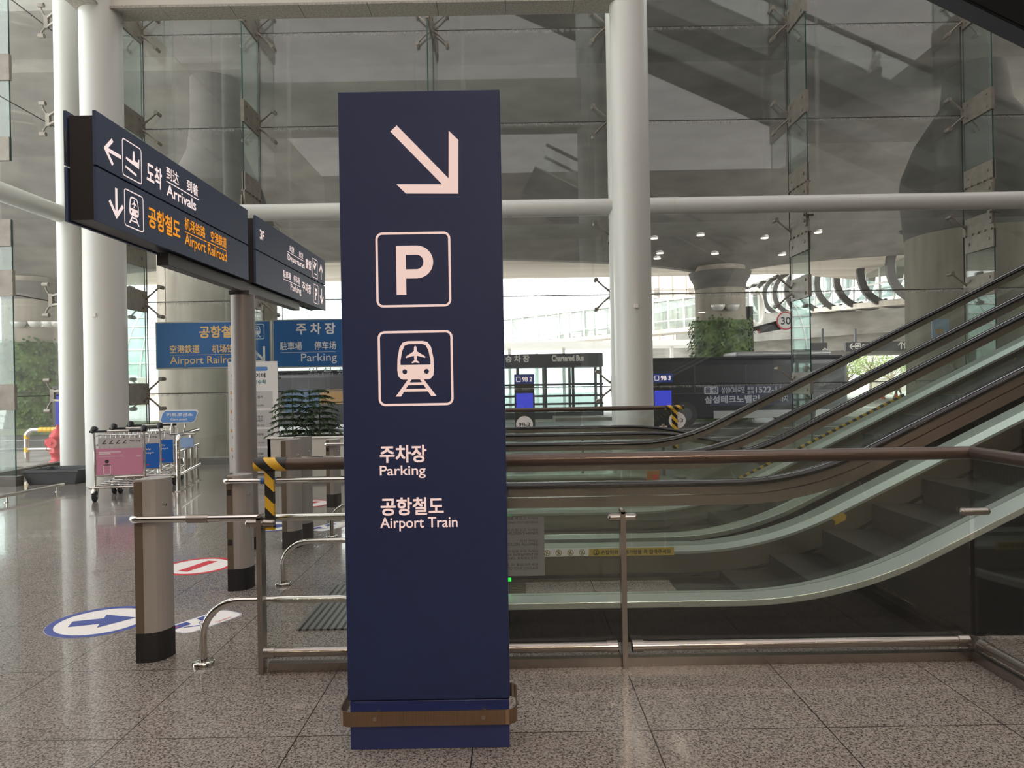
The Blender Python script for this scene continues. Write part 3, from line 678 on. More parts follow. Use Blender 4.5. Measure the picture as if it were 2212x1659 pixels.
m = MB(); m.cyl((2.49, GY - .02, .83), (2.62, GY - .02, .83), .022, n=12); m.ball((2.49, GY - .02, .83), .022, 8); m.ball((2.62, GY - .02, .83), .022, 8)
m.build('clamp', M_warm, t)
m = MB(); m.bx(2.535, 2.565, GY - .03, GY + .03, 0, .13); m.build('corner_foot', M_warm, t)
for a, b in ((-1.39, .593), (.607, 2.54)):
    m = MB(); m.bx(a, b, GY, GY + .012, .05, 1.13); m.build('glass_panel', M_bar, t)
for a, b in ((2.45, 3.99), (.9, 2.43)):
    m = MB(); m.bx(2.545, 2.557, a, b, .05, 1.13); m.build('glass_panel', M_bar, t)
m = MB()
for a, b in ((-1.395, .56), (.64, 2.5)):
    m.cyl((a, GY - .03, .118), (b, GY - .03, .118), .027, n=16); m.cyl((a, GY - .03, .118), (a + .06, GY - .03, .118), .033, n=16); m.cyl((b - .06, GY - .03, .118), (b, GY - .03, .118), .033, n=16)
m.cyl((2.53, GY - .1, .118), (2.53, .9, .118), .027, n=16); m.cyl((2.53, GY - .1, .118), (2.53, GY - .17, .118), .033, n=16)
m.build('kick_rail', M_warm, t)
m = MB(); m.bx(-1.38, 2.58, GY - .02, GY + .03, 0, .05); m.bx(2.53, 2.575, .9, GY, 0, .05); m.build('floor_channel', M_warm, t)

FY = 11.55
t = thing('glass_guardrail', 'low glass guardrail beyond the escalators with striped tape at its end', 'railing', (1, FY, 0))
x1 = W(1480, 880, FY)[0]
m = MB(); m.cyl((-2.2, FY, 1.16), (x1 - .02, FY, 1.16), .036, n=16); m.build('top_rail', M_dkrail, t)
m = MB(); m.cyl((x1 - .33, FY, 1.16), (x1 - .02, FY, 1.16), .039, n=16); m.bx(x1 - .22, x1 - .13, FY - .02, FY + .02, .5, 1.12); m.build('hazard_tape', M_haz, t)
for a, b in ((-2.1, -.5), (-.48, 1.1), (1.12, x1 - .04)):
    m = MB(); m.bx(a, b, FY, FY + .012, .05, 1.12); m.build('glass_panel', M_bar, t)
for x in (-.49, 1.11, x1 - .36): m = MB(); m.bx(x - .02, x + .02, FY - .04, FY + .02, 0, .9); m.cyl((x - .06, FY - .02, .85), (x + .06, FY - .02, .85), .022, n=10); m.build('post', M_steel, t)
m = MB(); m.bx(-2.2, x1, FY - .03, FY + .03, 0, .05); m.build('floor_channel', M_warm, t)
for u, v, s in ((1133, 917, '9B-2'), (1463, 908, '9B-3')):
    q = W(u, v, FY - .006); m = MB(); m.cyl((q[0], q[1], q[2]), (q[0], q[1] + .005, q[2]), .135, n=28); o = m.build('round_sticker', M_paper, t)
    m = MB(); m.map = face_y(q[0], q[1], q[2]); m.text(s, 0, -.03, .06, .19, 'C', .02, .001); m.build('lettering', M_ink, o)

# ------------------------------------------------------------------ escalators
TH = R(26.0)
class Run:
    """side line of an escalator: flat, bend, slope; at(s) gives x, z and the normal"""
    def __init__(s, x0, up, Rb, xl, flat0=0.0): s.x0, s.up, s.Rb, s.xl, s.h = x0, up, Rb, xl, flat0
    def at(s, l):
        a = s.x0 - s.xl; g = 1 if s.up else -1
        if l <= a: return (s.xl + l, s.h, 0.0, 1.0)
        ph = min((l - a) / s.Rb, TH); x = s.x0 + s.Rb * math.sin(ph); z = s.h + g * s.Rb * (1 - math.cos(ph))
        e = l - a - s.Rb * TH
        if e > 0: x += e * math.cos(TH); z += g * e * math.sin(TH)
        return (x, z, -g * math.sin(ph), math.cos(ph))
    def pt(s, l, n): x, z, nx, nz = s.at(l); return (x + nx * n, z + nz * n)
    def grid(s, l0, l1):
        a = s.x0 - s.xl; b = a + s.Rb * TH
        L = [l0] + [v for v in [a + (b - a) * k / 14 for k in range(15)] if l0 < v < l1] + [l1]
        return L
def sweep(m, run, l0, l1, sec, smooth=False, cap=True):
    """sec: list of (y, n) around the profile"""
    G_ = run.grid(l0, l1); k = len(sec); vs = []
    for l in G_:
        for y, n in sec:
            x, z = run.pt(l, n); vs.append((x, y, z))
    fs = [(i * k + j, i * k + (j + 1) % k, (i + 1) * k + (j + 1) % k, (i + 1) * k + j) for i in range(len(G_) - 1) for j in range(k)]
    m.add(vs, fs, smooth)
    if cap: m.add(vs[:k], [tuple(reversed(range(k)))]); m.add(vs[-k:], [tuple(range(k))])
    return m
def rect(y0, y1, n0, n1): return [(y0, n0), (y1, n0), (y1, n1), (y0, n1)]
def escalator(label, yn, yf, x0, up, LEN, xl=-.6, steps=24, under=True, floor_z=0.0, Rb=2.9, joints=1.55, gd=False):
    run = Run(x0, up, Rb, xl, floor_z); mid = (yn + yf) / 2
    t = thing('escalator', label, 'escalator', (x0, mid, floor_z))
    T0 = .55
    for y, o in ((yn, -1), (yf, 1)):
        # handrail with its rounded newel
        m = MB(); sec = [(y + dy, n) for dy, n in ((-.042, .918), (-.045, .935), (-.036, .95), (-.018, .957), (.018, .957), (.036, .95), (.045, .935), (.042, .918))]
        sweep(m, run, 0, LEN, sec, True)
        k = len(sec); cx, cz = run.pt(0, .60); vs = []
        for a in range(13):
            ph = R(90 + 15 * a)
            for yy, n in sec: vs.append((cx + (n - .60) * math.cos(ph), yy, cz + (n - .60) * math.sin(ph)))
        m.add(vs, [(i * k + j, (i + 1) * k + j, (i + 1) * k + (j + 1) % k, i * k + (j + 1) % k) for i in range(12) for j in range(k)], True)
        m.build('handrail', M_rubber, t)
        # steel guide below the handrail: stacked mouldings
        m = MB(); sweep(m, run, 0, LEN, rect(y - .026, y + .026, .868, .916))
        if gd or o < 0 and yn < 5: sweep(m, run, 0, LEN, rect(y - .034, y + .034, .80, .863))
        m.build('handrail_guide', M_warm, t)
        # glass panels
        l = 0.0; nm = 0
        while l < LEN - .05:
            e = min(l + joints, LEN); m = MB(); sweep(m, run, l + .004, e - .004, rect(y - .006, y + .006, .245, .872))
            m.build('glass_panel', M_bal, t); l = e
        m = MB(); pts = [(cx + .325 * math.cos(R(90 + 12 * a)), cz + .325 * math.sin(R(90 + 12 * a))) for a in range(16)]
        m.prism(pts, 'xz', y - .006, y + .006); m.build('glass_panel', M_bal, t)
        # decking, skirt, outer cladding
        yo, yi = y + o * .17, y - o * .11
        m = MB(); sweep(m, run, -.15, LEN, rect(min(yo, y), max(yo, y), .205, .245)); m.build('outer_deck', M_deck, t, .004)
        m = MB(); sweep(m, run, -.15, LEN, [(y, .245), (yi, .225), (yi, .205), (y, .205)]); m.build('inner_deck', M_deck, t)
        m = MB(); sweep(m, run, -.15, LEN, rect(min(yi, yi + o * .02), max(yi, yi + o * .02), -.04, .205)); m.build('skirt_panel', M_skirt, t)
        m = MB(); sweep(m, run, -.15, LEN, rect(yi - o * .014 - .006, yi - o * .014 + .006, .03, .055)); m.build('skirt_brush', M_black, t)
        m = MB()
        if under:
            G_ = run.grid(-.15, LEN); yy0, yy1 = sorted((yo - o * .02, yo)); k0 = len(G_)
            top = [run.pt(l, .205) for l in G_]
            poly = [(x, z) for x, z in top] + [(top[-1][0], floor_z), (top[0][0], floor_z)]
            m.prism(poly, 'xz', yy0, yy1)
        else:
            yy0, yy1 = sorted((yo - o * .02, yo)); sweep(m, run, -.15, LEN, rect(yy0, yy1, -.75, .205))
        m.build('outer_cladding', M_clad, t)
    if not under:
        m = MB(); sweep(m, run, -.15, LEN, rect(yn - .17, yf + .17, -.8, -.72)); m.build('truss_bottom', M_clad, t)
    ya, yb_ = yn + .13, yf - .13
    m = MB(); m.bx(-1.43, xl + .55, ya, yb_, floor_z - .02, floor_z + .012); m.build('landing_plate', M_rib, t)
    m = MB()
    for q in range(24): m.bx(xl + .55, xl + .68, ya + .01 + q * (yb_ - ya - .02) / 24, ya + .01 + (q + .55) * (yb_ - ya - .02) / 24, floor_z + .004, floor_z + .014)
    m.build('comb', M_steel, t)
    # steps: 0.4 m treads that fold out of the flat run
    s = .62; n = 0
    while s < LEN - .3 and n < steps:
        x, z = run.pt(s, 0); x2, z2 = run.pt(s + .4 / math.cos(TH) * .999, 0)
        zt = max(z, z2) if up else min(z, z2)
        zt = z2 if up else z
        m = MB(); m.bx(x, x + .405, ya, yb_, zt - .035, zt - .004); m.bx(x, x + .03, ya, yb_, zt - .24, zt - .035) if up else m.bx(x + .375, x + .405, ya, yb_, zt - .24, zt - .035)
        m.build('step', M_stepr, t); s += .4 / math.cos(TH) if s > (x0 - xl) + .6 else .4; n += 1
    return t, run
E1, run1 = escalator('nearest ascending escalator, behind the bronze-railed glass guardrail', 4.55, 5.85, 1.38, True, 9.6)
E2, run2 = escalator('second ascending escalator, just beyond the nearest one', 6.35, 7.62, 1.30, True, 9.6)
E3, run3 = escalator('descending escalator farthest from the viewer, before the far guardrail', 9.0, 10.45, 1.62, False, 8.0, steps=16, under=False)
# notices, stickers and lamps of the nearest escalator
m = MB(); a, b = W(1060, 1245, 4.54), W(1175, 1115, 4.54); m.bx(a[0], b[0], 4.538, 4.541, a[2], b[2]); m.build('notice_sheet', mat('frosted_notice', '7d7c79', .6), E1)
m = MB(); m.map = face_y(0, 4.5375, 0)
for v, s, hh in ((1122, '손잡이를 꼭 잡고 타세요', 8), (1131, 'HOLD HANDRAILS, STAY OFF DECKS', 7), (1147, '어린이 손을 잡고 타세요', 8), (1154, "HOLD CHILDREN'S HANDS", 8), (1171, '타지 마세요', 8), (1178, 'NO STROLLERS ALLOWED', 8), (1193, '끼임을 주의 하세요', 8), (1200, 'WATCH FOR ENTRAPMENT OF', 7), (1208, 'CLOTHES, SHOES, ETC', 7), (1222, '짐을 꼭! 붙잡아주세요', 8), (1230, 'HOLD ONTO YOUR LUGGAGE', 8)):
    w_ = min(98, len(s) * 4.6 if s.isascii() else len(s) * 6.5); q = W(1163, v, 4.5375); m.text(s, q[0], q[2], hh * .75 * 4.54 / FPX, w_ * 4.54 / FPX, 'R', .0, .0005)
m.build('notice_text', M_ink, E1)
yk = 5.85 - .11 - .003
def strip(u0, u1, v0, v1, y, name, mt, par=E1):
    a, b = W(u0, v1, y), W(u1, v0, y); m = MB(); m.bx(a[0], b[0], y - .001, y + .002, a[2], b[2]); m.build(name, mt, par); return a[0], a[2], b[0] - a[0], b[2] - a[2]
x_, z_, w_, h_ = strip(1174, 1271, 1185, 1203, yk, 'pictogram_strip', M_paper)
m = MB(); m.map = face_y(x_, yk - .001, z_)
for q in (.08, .34, .6, .86): m.dring(w_ * q, h_ / 2, h_ * .4, h_ * .09, .0005); m.line((w_ * q - h_ * .25, h_ * .7), (w_ * q + h_ * .25, h_ * .3), h_ * .12, .0005); m.line((w_ * q - h_ * .1, h_ * .25), (w_ * q + h_ * .05, h_ * .75), h_ * .14, .0005)
m.build('pictogram', mat('pictogram_gold', '8a7a3c', .5), E1)
x_, z_, w_, h_ = strip(1273, 1456, 1182, 1202, yk, 'yellow_notice_strip', mat('notice_yellow', 'b39a3a', .5))
m = MB(); m.map = face_y(x_, yk - .001, z_); m.dring(h_ * .9, h_ / 2, h_ * .38, h_ * .07, .0005); m.line((h_ * .65, h_ * .3), (h_ * 1.15, h_ * .3), h_ * .12, .0005); m.line((h_ * .9, h_ * .3), (h_ * .9, h_ * .7), h_ * .12, .0005)
m.text('손잡이와 여행가방을 꼭 잡아주세요', h_ * 1.5, h_ * .2, h_ * .58, w_ - h_ * 1.9, 'L', .03, .0005); m.build('notice_text', M_ink, E1)
m = MB(); q = W(1811, 1122, yk); m.map = face_y(q[0], yk - .001, q[2]); ca, sa = math.cos(TH), math.sin(TH)
rt = lambda p: [(x * ca - z * sa, x * sa + z * ca) for x, z in p]
m.poly(rt([(-.05, -.03), (.05, -.03), (.075, 0), (.05, .035), (-.05, .035), (-.03, 0)]), .001); m.build('direction_sticker', mat('sticker_gold', 'a88a35', .5), E1)
m = MB(); a = W(1088, 1252, 4.75); m.bx(a[0], a[0] + .05, 4.7, 4.72, a[2], a[2] + .02); m.build('indicator_lamp', M_green, E1)
m = MB(); a = W(1397, 1042, 7.5); m.bx(a[0], a[0] + .13, 7.47, 7.5, a[2], a[2] + .12); m.build('emergency_stop_box', mat('stop_box_orange', '9c5f22', .5), E2)
m = MB(); m.cyl((a[0] + .08, 7.46, a[2] + .06), (a[0] + .08, 7.47, a[2] + .06), .03, n=16); m.build('stop_button', M_red, E2)
m = MB(); a = W(2184, 778, 7.6)
m.map = face_y(a[0], 7.6 - .11 - .004, a[2] - .02)
for r_ in (.055, .038, .021):
    A = [(q * math.cos(R(10 + 16 * k)), q * math.sin(R(10 + 16 * k))) for q in (r_, r_ - .009) for k in range(11)]
    m.add([m.map(x, z) for x, z in A], [(i, i + 1, 12 + i, 11 + i) for i in range(10)])
m.build('arc_sticker', mat('sticker_gold', 'a88a35', .5), E2)
m = MB(); sweep(m, run2, 2.6, 5.2, rect(7.80, 7.815, .20, .27)); m.build('hazard_tape', hazard('hazard_tape_slope', 9.0), E2)
# overhead escalator underside, top corner of the picture
t = thing('overhead_escalator', 'dark sloping underside of an escalator high overhead', 'escalator', (4.5, 6.8, 5.5))
a, b = W(2000, 0, 7.5), W(2212, 105, 7.5); d = Vector((b[0] - a[0], 0, b[2] - a[2])).normalized(); n_ = Vector((-d.z, 0, d.x)); n_ = n_ if n_.z > 0 else -n_
A = Vector((a[0], 0, a[2])) - d * 4.5; B = Vector((b[0], 0, b[2])) + d * 1.5
def slab(n0, n1, y0, y1, name, mt):
    P_ = [A + n_ * n0, B + n_ * n0, B + n_ * n1, A + n_ * n1]; m = MB(); m.prism([(p.x, p.z) for p in P_], 'xz', y0, y1); return m.build(name, mt, t)
slab(0, .1, 7.28, 7.5, 'edge_trim', mat('soffit_dark_metal', '55565a', .5, .4)); slab(.02, .12, 6.05, 7.27, 'truss_bottom', M_clad); slab(.12, 1.0, 6.07, 7.48, 'side_cladding', M_clad); slab(1.0, 1.04, 6.0, 7.55, 'deck', M_deck)
slab(1.04, 1.8, 6.15, 6.162, 'glass_panel', M_bal); slab(1.8, 1.88, 6.11, 6.2, 'handrail', M_rubber); slab(1.04, 1.8, 7.4, 7.412, 'glass_panel', M_bal); slab(1.8, 1.88, 7.36, 7.45, 'handrail', M_rubber)

# ------------------------------------------------------------------ gate bollards with swing bars
def bollard(H, kind):
    t = thing('gate_bollard', 'x', 'bollard')
    w, d = .155, .2
    prof = [(-w / 2, -d * .5), (-w / 2 + .045, -d * .5)] + [(w / 2 - .11 * (1 - math.sin(R(a))) * .9, -d * .5 + .13 * (1 - math.cos(R(a))) ) for a in range(20, 91, 14)] + [(w / 2, d * .2), (w / 2 - .03, d * .42), (-w / 2 + .03, d * .5), (-w / 2, d * .4)]
    m = MB(); m.prism(prof, 'xy', .165, H); o = m.build('body', M_grey, t, .004)
    m = MB(); m.bx(-w / 2 - .002, -w / 2 + .045, -d * .5 - .003, -d * .5 + .06, .17, H - .012); m.build('side_profile', M_bronze, t)
    big = [(x * 1.04, y * 1.04) for x, y in prof]; m = MB(); m.prism(big, 'xy', 0, .17); m.build('base_sleeve', M_black, t)
    m = MB()
    if kind == 0: m.bx(-w / 2 - .006, -w / 2, -.06, .0, H - .22, H - .08)
    else:
        for z in (H - .13, H - .52): m.bx(-w / 2 + .005, -w / 2 + .037, -d * .5 - .006, -d * .5, z - .022, z + .022)
    m.build('sensor_window', M_black, t)
    m = MB(); m.cyl((w / 2 - .02, -.03, H - .155), (w / 2 - .004, -.03, H - .155), .009, n=12); m.build('key_lock', M_chrome, t)
    return t
def bar_arm(t, L, z, col, sleeve=.22, y=-.115):
    m = MB(); m.tube([(-.08, y + .04, z), (-.085, y + .01, z), (-.07, y - .008, z), (-.04, y - .012, z), (L, y - .012, z)], .021, 12); m.build('swing_bar', M_chrome, t)
    m = MB(); m.cyl((sleeve, y - .012, z), (sleeve + .12, y - .012, z), .0245, n=14); m.build('bar_sleeve', col, t)
specs = [(325, 1432, 1.06, 0, 1.55, .835, M_steel, 'nearest grey gate bollard with a black base, standing beside the pylon sign bars'),
         (515, 1277, .9, 1, 1.4, .86, mat('bar_sleeve_blue', '33507c'), 'short gate bollard with two black sensor windows and a blue-sleeved bar'),
         (628, 1186, 1.07, 0, 0, 0, None, 'front gate bollard of the close pair before the white planter'),
         (653, 1168, 1.07, 0, 1.4, .85, M_steel, 'gate bollard standing close behind another one in front of the planter'),
         (719, 1096, .89, 1, 1.2, .83, M_chrome, 'farthest and smallest gate bollard, nearest the white planter')]
for i, (u, v, H_, kd, L, z, col, lab) in enumerate(specs):
    q = G(u, v); t = bollard(H_, kd)
    if L: bar_arm(t, L, z, col, .24 if kd == 0 else .2)
    place(t, (q[0], q[1] + .1, 0), 0, lab, 'gate bollards')
# ------------------------------------------------------------------ low bent guard rails
def guide_rail(x, y, H_, x1, label):
    t = thing('guide_rail', label, 'rail', (x, y, 0), 'low steel guide rails')
    path = [(x, y, 0), (x, y, H_ * .45)] + [(x + .22 * (1 - math.cos(R(a))), y, H_ * .45 + (H_ * .55) * math.sin(R(a))) for a in range(10, 91, 10)] + [(x1 - .16, y, H_)]
    path += [(x1 - .16 + .16 * math.sin(R(a)), y, H_ - .16 * (1 - math.cos(R(a)))) for a in range(15, 91, 15)] + [(x1, y, 0)]
    m = MB(); m.tube(path, .021, 14); m.build('bent_tube', M_chrome, t)
    for xx in (x, x1):
        m = MB(); m.lathe([(.062, 0), (.062, .018), (.056, .024), (.021, .024)], xx, y, 24); m.build('floor_flange', M_chrome, t)
q = G(432, 1443); guide_rail(q[0], q[1] + .05, .365, -.85, 'nearest low bent steel guide rail, its round foot in the foreground')
q = G(612, 1264); guide_rail(q[0], q[1], .35, -1.12, 'middle low bent steel guide rail with a round foot behind the glass')
q = G(717, 1161); guide_rail(q[0], q[1], .35, -1.15, 'farthest low bent steel guide rail, only a short bend in view')
# ------------------------------------------------------------------ floor stickers
def sticker(kind, u, v, s, rot, label):
    q = G(u, v); t = thing('floor_sticker', label, 'floor sticker', (q[0], q[1], 0))
    m = MB(); m.map = face_up(q[0], q[1], .001, rot)
    if kind == 'label':
        m.rrect(0, 0, .62 * s, .34 * s, .1 * s, .0); m.build('sheet', M_paper, t)
        m = MB(); m.map = face_up(q[0], q[1], .002, rot); m.rring(0, 0, .61 * s, .33 * s, .1 * s, .004); 
        for x in (-.18, .08): m.poly([(x * s - .09 * s, .04 * s), (x * s + .07 * s, .04 * s), (x * s + .09 * s, .13 * s), (x * s - .07 * s, .13 * s)], .0)
        m.line((-.2 * s, .02 * s), (-.1 * s, -.06 * s), .02 * s); m.dring(-.02 * s, -.02 * s, .05 * s, .008 * s); m.build('print', M_sblue, t)
        m = MB(); m.map = face_up(q[0], q[1], .0025, rot); m.text('Caution', .02 * s, -.13 * s, .035 * s, .16 * s); m.line((-.24 * s, .08 * s), (-.2 * s, .08 * s), .02 * s); m.build('print', M_red, t)
    else:
        m.disc(0, 0, .3 * s, 0, None, 48); m.build('sheet', M_paper, t); col = M_sblue if kind == 'arrow' else M_red
        m = MB(); m.map = face_up(q[0], q[1], .002, rot); m.dring(0, 0, .298 * s, .045 * s, 0, 48)
        if kind == 'arrow': m.poly([(-.17 * s, -.055 * s), (.0, -.055 * s), (.0, -.13 * s), (.19 * s, 0), (.0, .13 * s), (.0, .055 * s), (-.17 * s, .055 * s)])
        else: m.poly([(-.05 * s, -.18 * s), (.05 * s, -.18 * s), (.05 * s, .18 * s), (-.05 * s, .18 * s)])
        m.build('print', col, t)
    return t
sticker('arrow', 220, 1342, 1.12, R(18), 'round white floor sticker with a blue arrow, beside the nearest bollard')
sticker('bar', 428, 1223, 1.05, R(-18), 'round floor sticker with a red bar, before the short sensor bollard')
sticker('label', 443, 1342, .76, R(60), 'oblong white caution floor sticker beside the nearest guide rail foot')
sticker('arrow', 592, 1137, 1.0, R(18), 'small distant round floor sticker with a blue arrow, behind the striped tape')
sticker('bar', 668, 1088, 1.05, R(-25), 'distant round floor sticker with a red bar, behind the pair of bollards')
sticker('label', 715, 1137, .86, R(60), 'distant oblong white floor sticker beside the farthest guide rail')

# ------------------------------------------------------------------ luggage carts and their pool rail
def cart():
    t = thing('luggage_cart', 'x', 'cart')
    w, L = .33, .95
    m = MB(); m.tube([(-w, .0, 1.0), (-w, .02, .98), (-w, .05, .7), (-w, .05, .18)], .016, 8); m.tube([(w, 0, 1.0), (w, .02, .98), (w, .05, .7), (w, .05, .18)], .016, 8)
    m.tube([(-w, .05, .36), (w, .05, .36)], .012, 8); m.tube([(-w, .05, .7), (w, .05, .7)], .012, 8)
    m.build('upright_frame', M_chrome, t)
    m = MB(); m.cyl((-w - .05, 0, 1.0), (w + .05, 0, 1.0), .013, n=10); m.build('handle', M_chrome, t)
    for s in (-1, 1):
        m = MB(); m.tube([(s * w, -.05, .985), (s * w, -.02, 1.015), (s * w, .03, 1.035), (s * w, .09, 1.03), (s * w, .12, 1.0)], [.012, .035, .045, .036, .012], 10); m.build('brake_grip', M_black, t)
        m = MB(); m.cyl((s * w * .45, 0, 1.0), (s * (w + .05), 0, 1.0), .0165, n=10); m.build('grip_sleeve', M_black, t)
    m = MB()
    for z, y0, y1 in ((.93, .03, .3), (.8, .03, .24)):
        m.tube([(-w, y0, z), (-w, y1, z), (w, y1, z), (w, y0, z)], .008, 6)
    for k in range(11):
        x = -w + 2 * w * k / 10; m.tube([(x, .3, .93), (x, .24, .8), (x, .03, .77)], .004, 5)
    m.build('basket', M_chrome, t)
    m = MB(); m.bx(-w + .05, w - .02, .035, .04, .75, .90); m.build('load_label', M_pgrey, t)
    m = MB(); m.map = face_y(0, .034, 0)
    for k in range(4): m.line((-.22 + k * .09, .82), (-.18 + k * .09, .87), .012, .001); m.line((-.23 + k * .09, .82), (-.17 + k * .09, .82), .008, .001)
    m.text('MAX. 70 kg', .14, .835, .03, .14, 'L', .02, .001); m.build('load_text', M_ink, t)
    # platform: long tubes and slats
    m = MB()
    m.tube([(-w - .06, -.03, .2), (w + .06, -.03, .2)], .016, 8)
    for s in (-1, 1): m.tube([(s * w, .0, .2), (s * w, .1, .2), (s * w * .8, L, .25), (s * w * .7, L + .08, .34)], .014, 8)
    for s in (-.4, 0, .4): m.tube([(s * w, 0, .2), (s * w * .8, L, .25)], .011, 6)
    for k in range(6): y = .1 + k * .16; m.tube([(-w, y, .215 + .03 * k / 6), (w, y, .215 + .03 * k / 6)], .009, 6)
    m.tube([(-w * .7, L + .08, .34), (w * .7, L + .08, .34)], .014, 8)
    m.build('platform', M_chrome, t)
    for x, y in ((-w, .02), (w, .02), (-w * .75, L - .12), (w * .75, L - .12)):
        m = MB(); m.cyl((x - .018, y, .078), (x + .018, y, .078), .078, n=20); c = m.build('caster_wheel', M_tyre, t)
        m = MB(); m.cyl((x - .03, y, .078), (x + .03, y, .078), .022, n=12); m.tube([(x, y - .085, .12), (x, y - .05, .165), (x, y, .18), (x, y + .06, .16), (x, y + .085, .11)], [.02, .034, .036, .034, .02], 8); m.cyl((x, y, .18), (x, y, .22), .014, n=8); m.build('fork', M_chrome, c)
    return t
def cart_ad(t, col, kind):
    w = .31; m = MB(); m.bx(-w, w, .036, .05, .37, .755); p = m.build('advert_panel', col, t)
    m = MB(); m.map = face_y(0, .0355, 0)
    if kind == 0:
        m.line((-.28, .70), (.02, .70), .012, .001); m.line((-.28, .675), (-.12, .675), .012, .001); m.line((-.28, .635), (.05, .635), .004, .001)
        m.rring(-.17, .445, .1, .14, .03, .008, .001); m.line((.28 - .06, .63), (.28, .63), .01, .001)
        m.build('print', M_paper, p)
        m = MB(); m.map = face_y(0, .0355, 0); m.disc(-.17, .565, .026, .0015); m.line((-.215, .515), (-.125, .515), .012, .0015); m.build('print', M_ink, p)
    else:
        m.text('Instantly', -.05, .645, .032, .25, 'L', .02, .001); m.text('via Alipay+', -.05, .585, .036, .29, 'L', .02, .001); m.build('print', M_paper, p)
        m = MB(); m.map = face_y(0, .0355, 0)
        for k in range(4): m.disc(-.06 + k * .07, .42, .015, .001)
        m.build('print', M_redp, p)
c1 = cart(); c2 = copy_tree(c1); c3 = copy_tree(c1)
cart_ad(c1, M_pink, 0); cart_ad(c2, M_adblue, 1); cart_ad(c3, M_adblue, 1)
q = G(250, 1084); ang = R(11); dx, dy = math.sin(-ang), math.cos(ang)
for i, (cc, lab) in enumerate(((c1, 'front luggage cart of the row, with a pink advert panel'), (c2, 'middle luggage cart of the row, with a blue advert panel'), (c3, 'rearmost luggage cart of the row, with a blue advert panel, nearest the cart pool sign'))):
    place(cc, (q[0] + dx * .8 * i, q[1] + .1 + dy * .8 * i, 0), ang, lab, 'luggage carts')
def along(p, a, b): return (p[0] + a * math.cos(ang) - b * math.sin(ang), p[1] + a * math.sin(ang) + b * math.cos(ang))
t = thing('cart_pool_rail', 'polished steel rail of the cart pool with a blue sign on top', 'rail', (*G(386, 1062)[:2], 0))
b0 = Vector(G(386, 1062)); vd = Vector((-.22, .97, 0)).normalized()
def RP(l, z, s=0.0): p = b0 + vd * l + Vector((vd.y, -vd.x, 0)) * s; return (p.x, p.y, z)
m = MB()
m.tube([RP(0, 0), RP(0, .78), RP(.03, .84), RP(.08, .87), RP(1.5, .87)], .034, 14); m.tube([RP(0, .62), RP(1.5, .62)], .024, 12); m.tube([RP(0, .26), RP(1.6, .26)], .03, 12)
for l in (.55, 1.0, 1.45): m.tube([RP(l, 0), RP(l, .62)], .024, 12)
m.tube([RP(0, .26), RP(.03, .26, -.9)], .024, 12); m.tube([RP(1.5, .87), RP(1.56, .86, -.08), RP(1.6, .8, -.12), RP(1.6, 0, -.12)], .03, 12)
m.build('rail_tube', M_chrome, t)
m = MB()
for l in (0, .55, 1.0, 1.45): a = RP(l, 0); m.lathe([(.06, 0), (.06, .012), (.03, .016)], a[0], a[1], 18)
m.bar(RP(0, .012), RP(1.6, .012), .07, .02); m.build('floor_plate', M_steel, t)
zz = 11.5; a, b = W(345, 915, zz), W(428, 885, zz); cx, cz, ww, hh = (a[0] + b[0]) / 2, (a[2] + b[2]) / 2, b[0] - a[0], b[2] - a[2]
m = MB(); m.map = face_y(0, zz, 0)
sh = lambda P_: [(x + (z - cz) * .32, z) for x, z in P_]
m.prism(sh(rr_pts(cx, cz, ww * .93, hh, .06)), 'xz', zz, zz + .03); m.build('sign_frame', M_mesh, t)
m = MB(); m.prism(sh(rr_pts(cx, cz, ww * .93 - .03, hh - .03, .05)), 'xz', zz - .003, zz); sg = m.build('sign_face', M_skyblue, t)
m = MB(); m.map = face_y(0, zz - .003, 0); m.text('카트보관소', cx - ww * .32, cz + hh * .02, hh * .28, ww * .68, 'L', .03, .001); m.text('Cart pool', cx - ww * .22, cz - hh * .32, hh * .2, ww * .42, 'L', .02, .001); m.build('lettering', M_paper, t)
m = MB(); m.tube([(cx + .1, zz + .015, cz - hh / 2), (cx + .06, zz + .02, .88)], .012, 8); m.tube([(cx - .12, zz + .015, cz - hh / 2), (cx - .14, zz + .02, .88)], .012, 8); m.tube([(cx - .16, zz + .02, .87), (cx + .25, zz + .02, .87)], .018, 8); m.build('sign_stem', M_chrome, t)
m = MB(); a, b = W(389, 966, 11.9), W(418, 945, 11.9); m.bx(a[0], b[0], 11.9, 11.91, a[2], b[2]); m.build('notice_plate', mat('notice_pale_blue', '8fa6c9', .5), t)
# ------------------------------------------------------------------ tray, floor rail
a, b = G(38, 1050), G(176, 1043)
t = thing('plastic_tray', 'dark grey plastic tray on the floor at the glass corner', 'tray', ((a[0] + b[0]) / 2, 12.7, 0))
x0, x1, y0, y1 = a[0], b[0] + .05, 12.25, 13.05
m = MB(); z1 = .24; o = [(x0 + .08, y0 + .05, 0), (x1 - .08, y0 + .05, 0), (x1 - .08, y1 - .05, 0), (x0 + .08, y1 - .05, 0), (x0, y0, z1), (x1, y0, z1), (x1, y1, z1), (x0, y1, z1), (x0 + .05, y0 + .05, z1), (x1 - .05, y0 + .05, z1), (x1 - .05, y1 - .05, z1), (x0 + .05, y1 - .05, z1), (x0 + .12, y0 + .1, .02), (x1 - .12, y0 + .1, .02), (x1 - .12, y1 - .1, .02), (x0 + .12, y1 - .1, .02)]
m.add(o, [(3, 2, 1, 0)] + [f for i in range(4) for j in [(i + 1) % 4] for f in ((i, j, 4 + j, 4 + i), (4 + i, 4 + j, 8 + j, 8 + i), (8 + i, 8 + j, 12 + j, 12 + i))] + [(12, 13, 14, 15)])
m.build('tub', M_tray, t, .006)
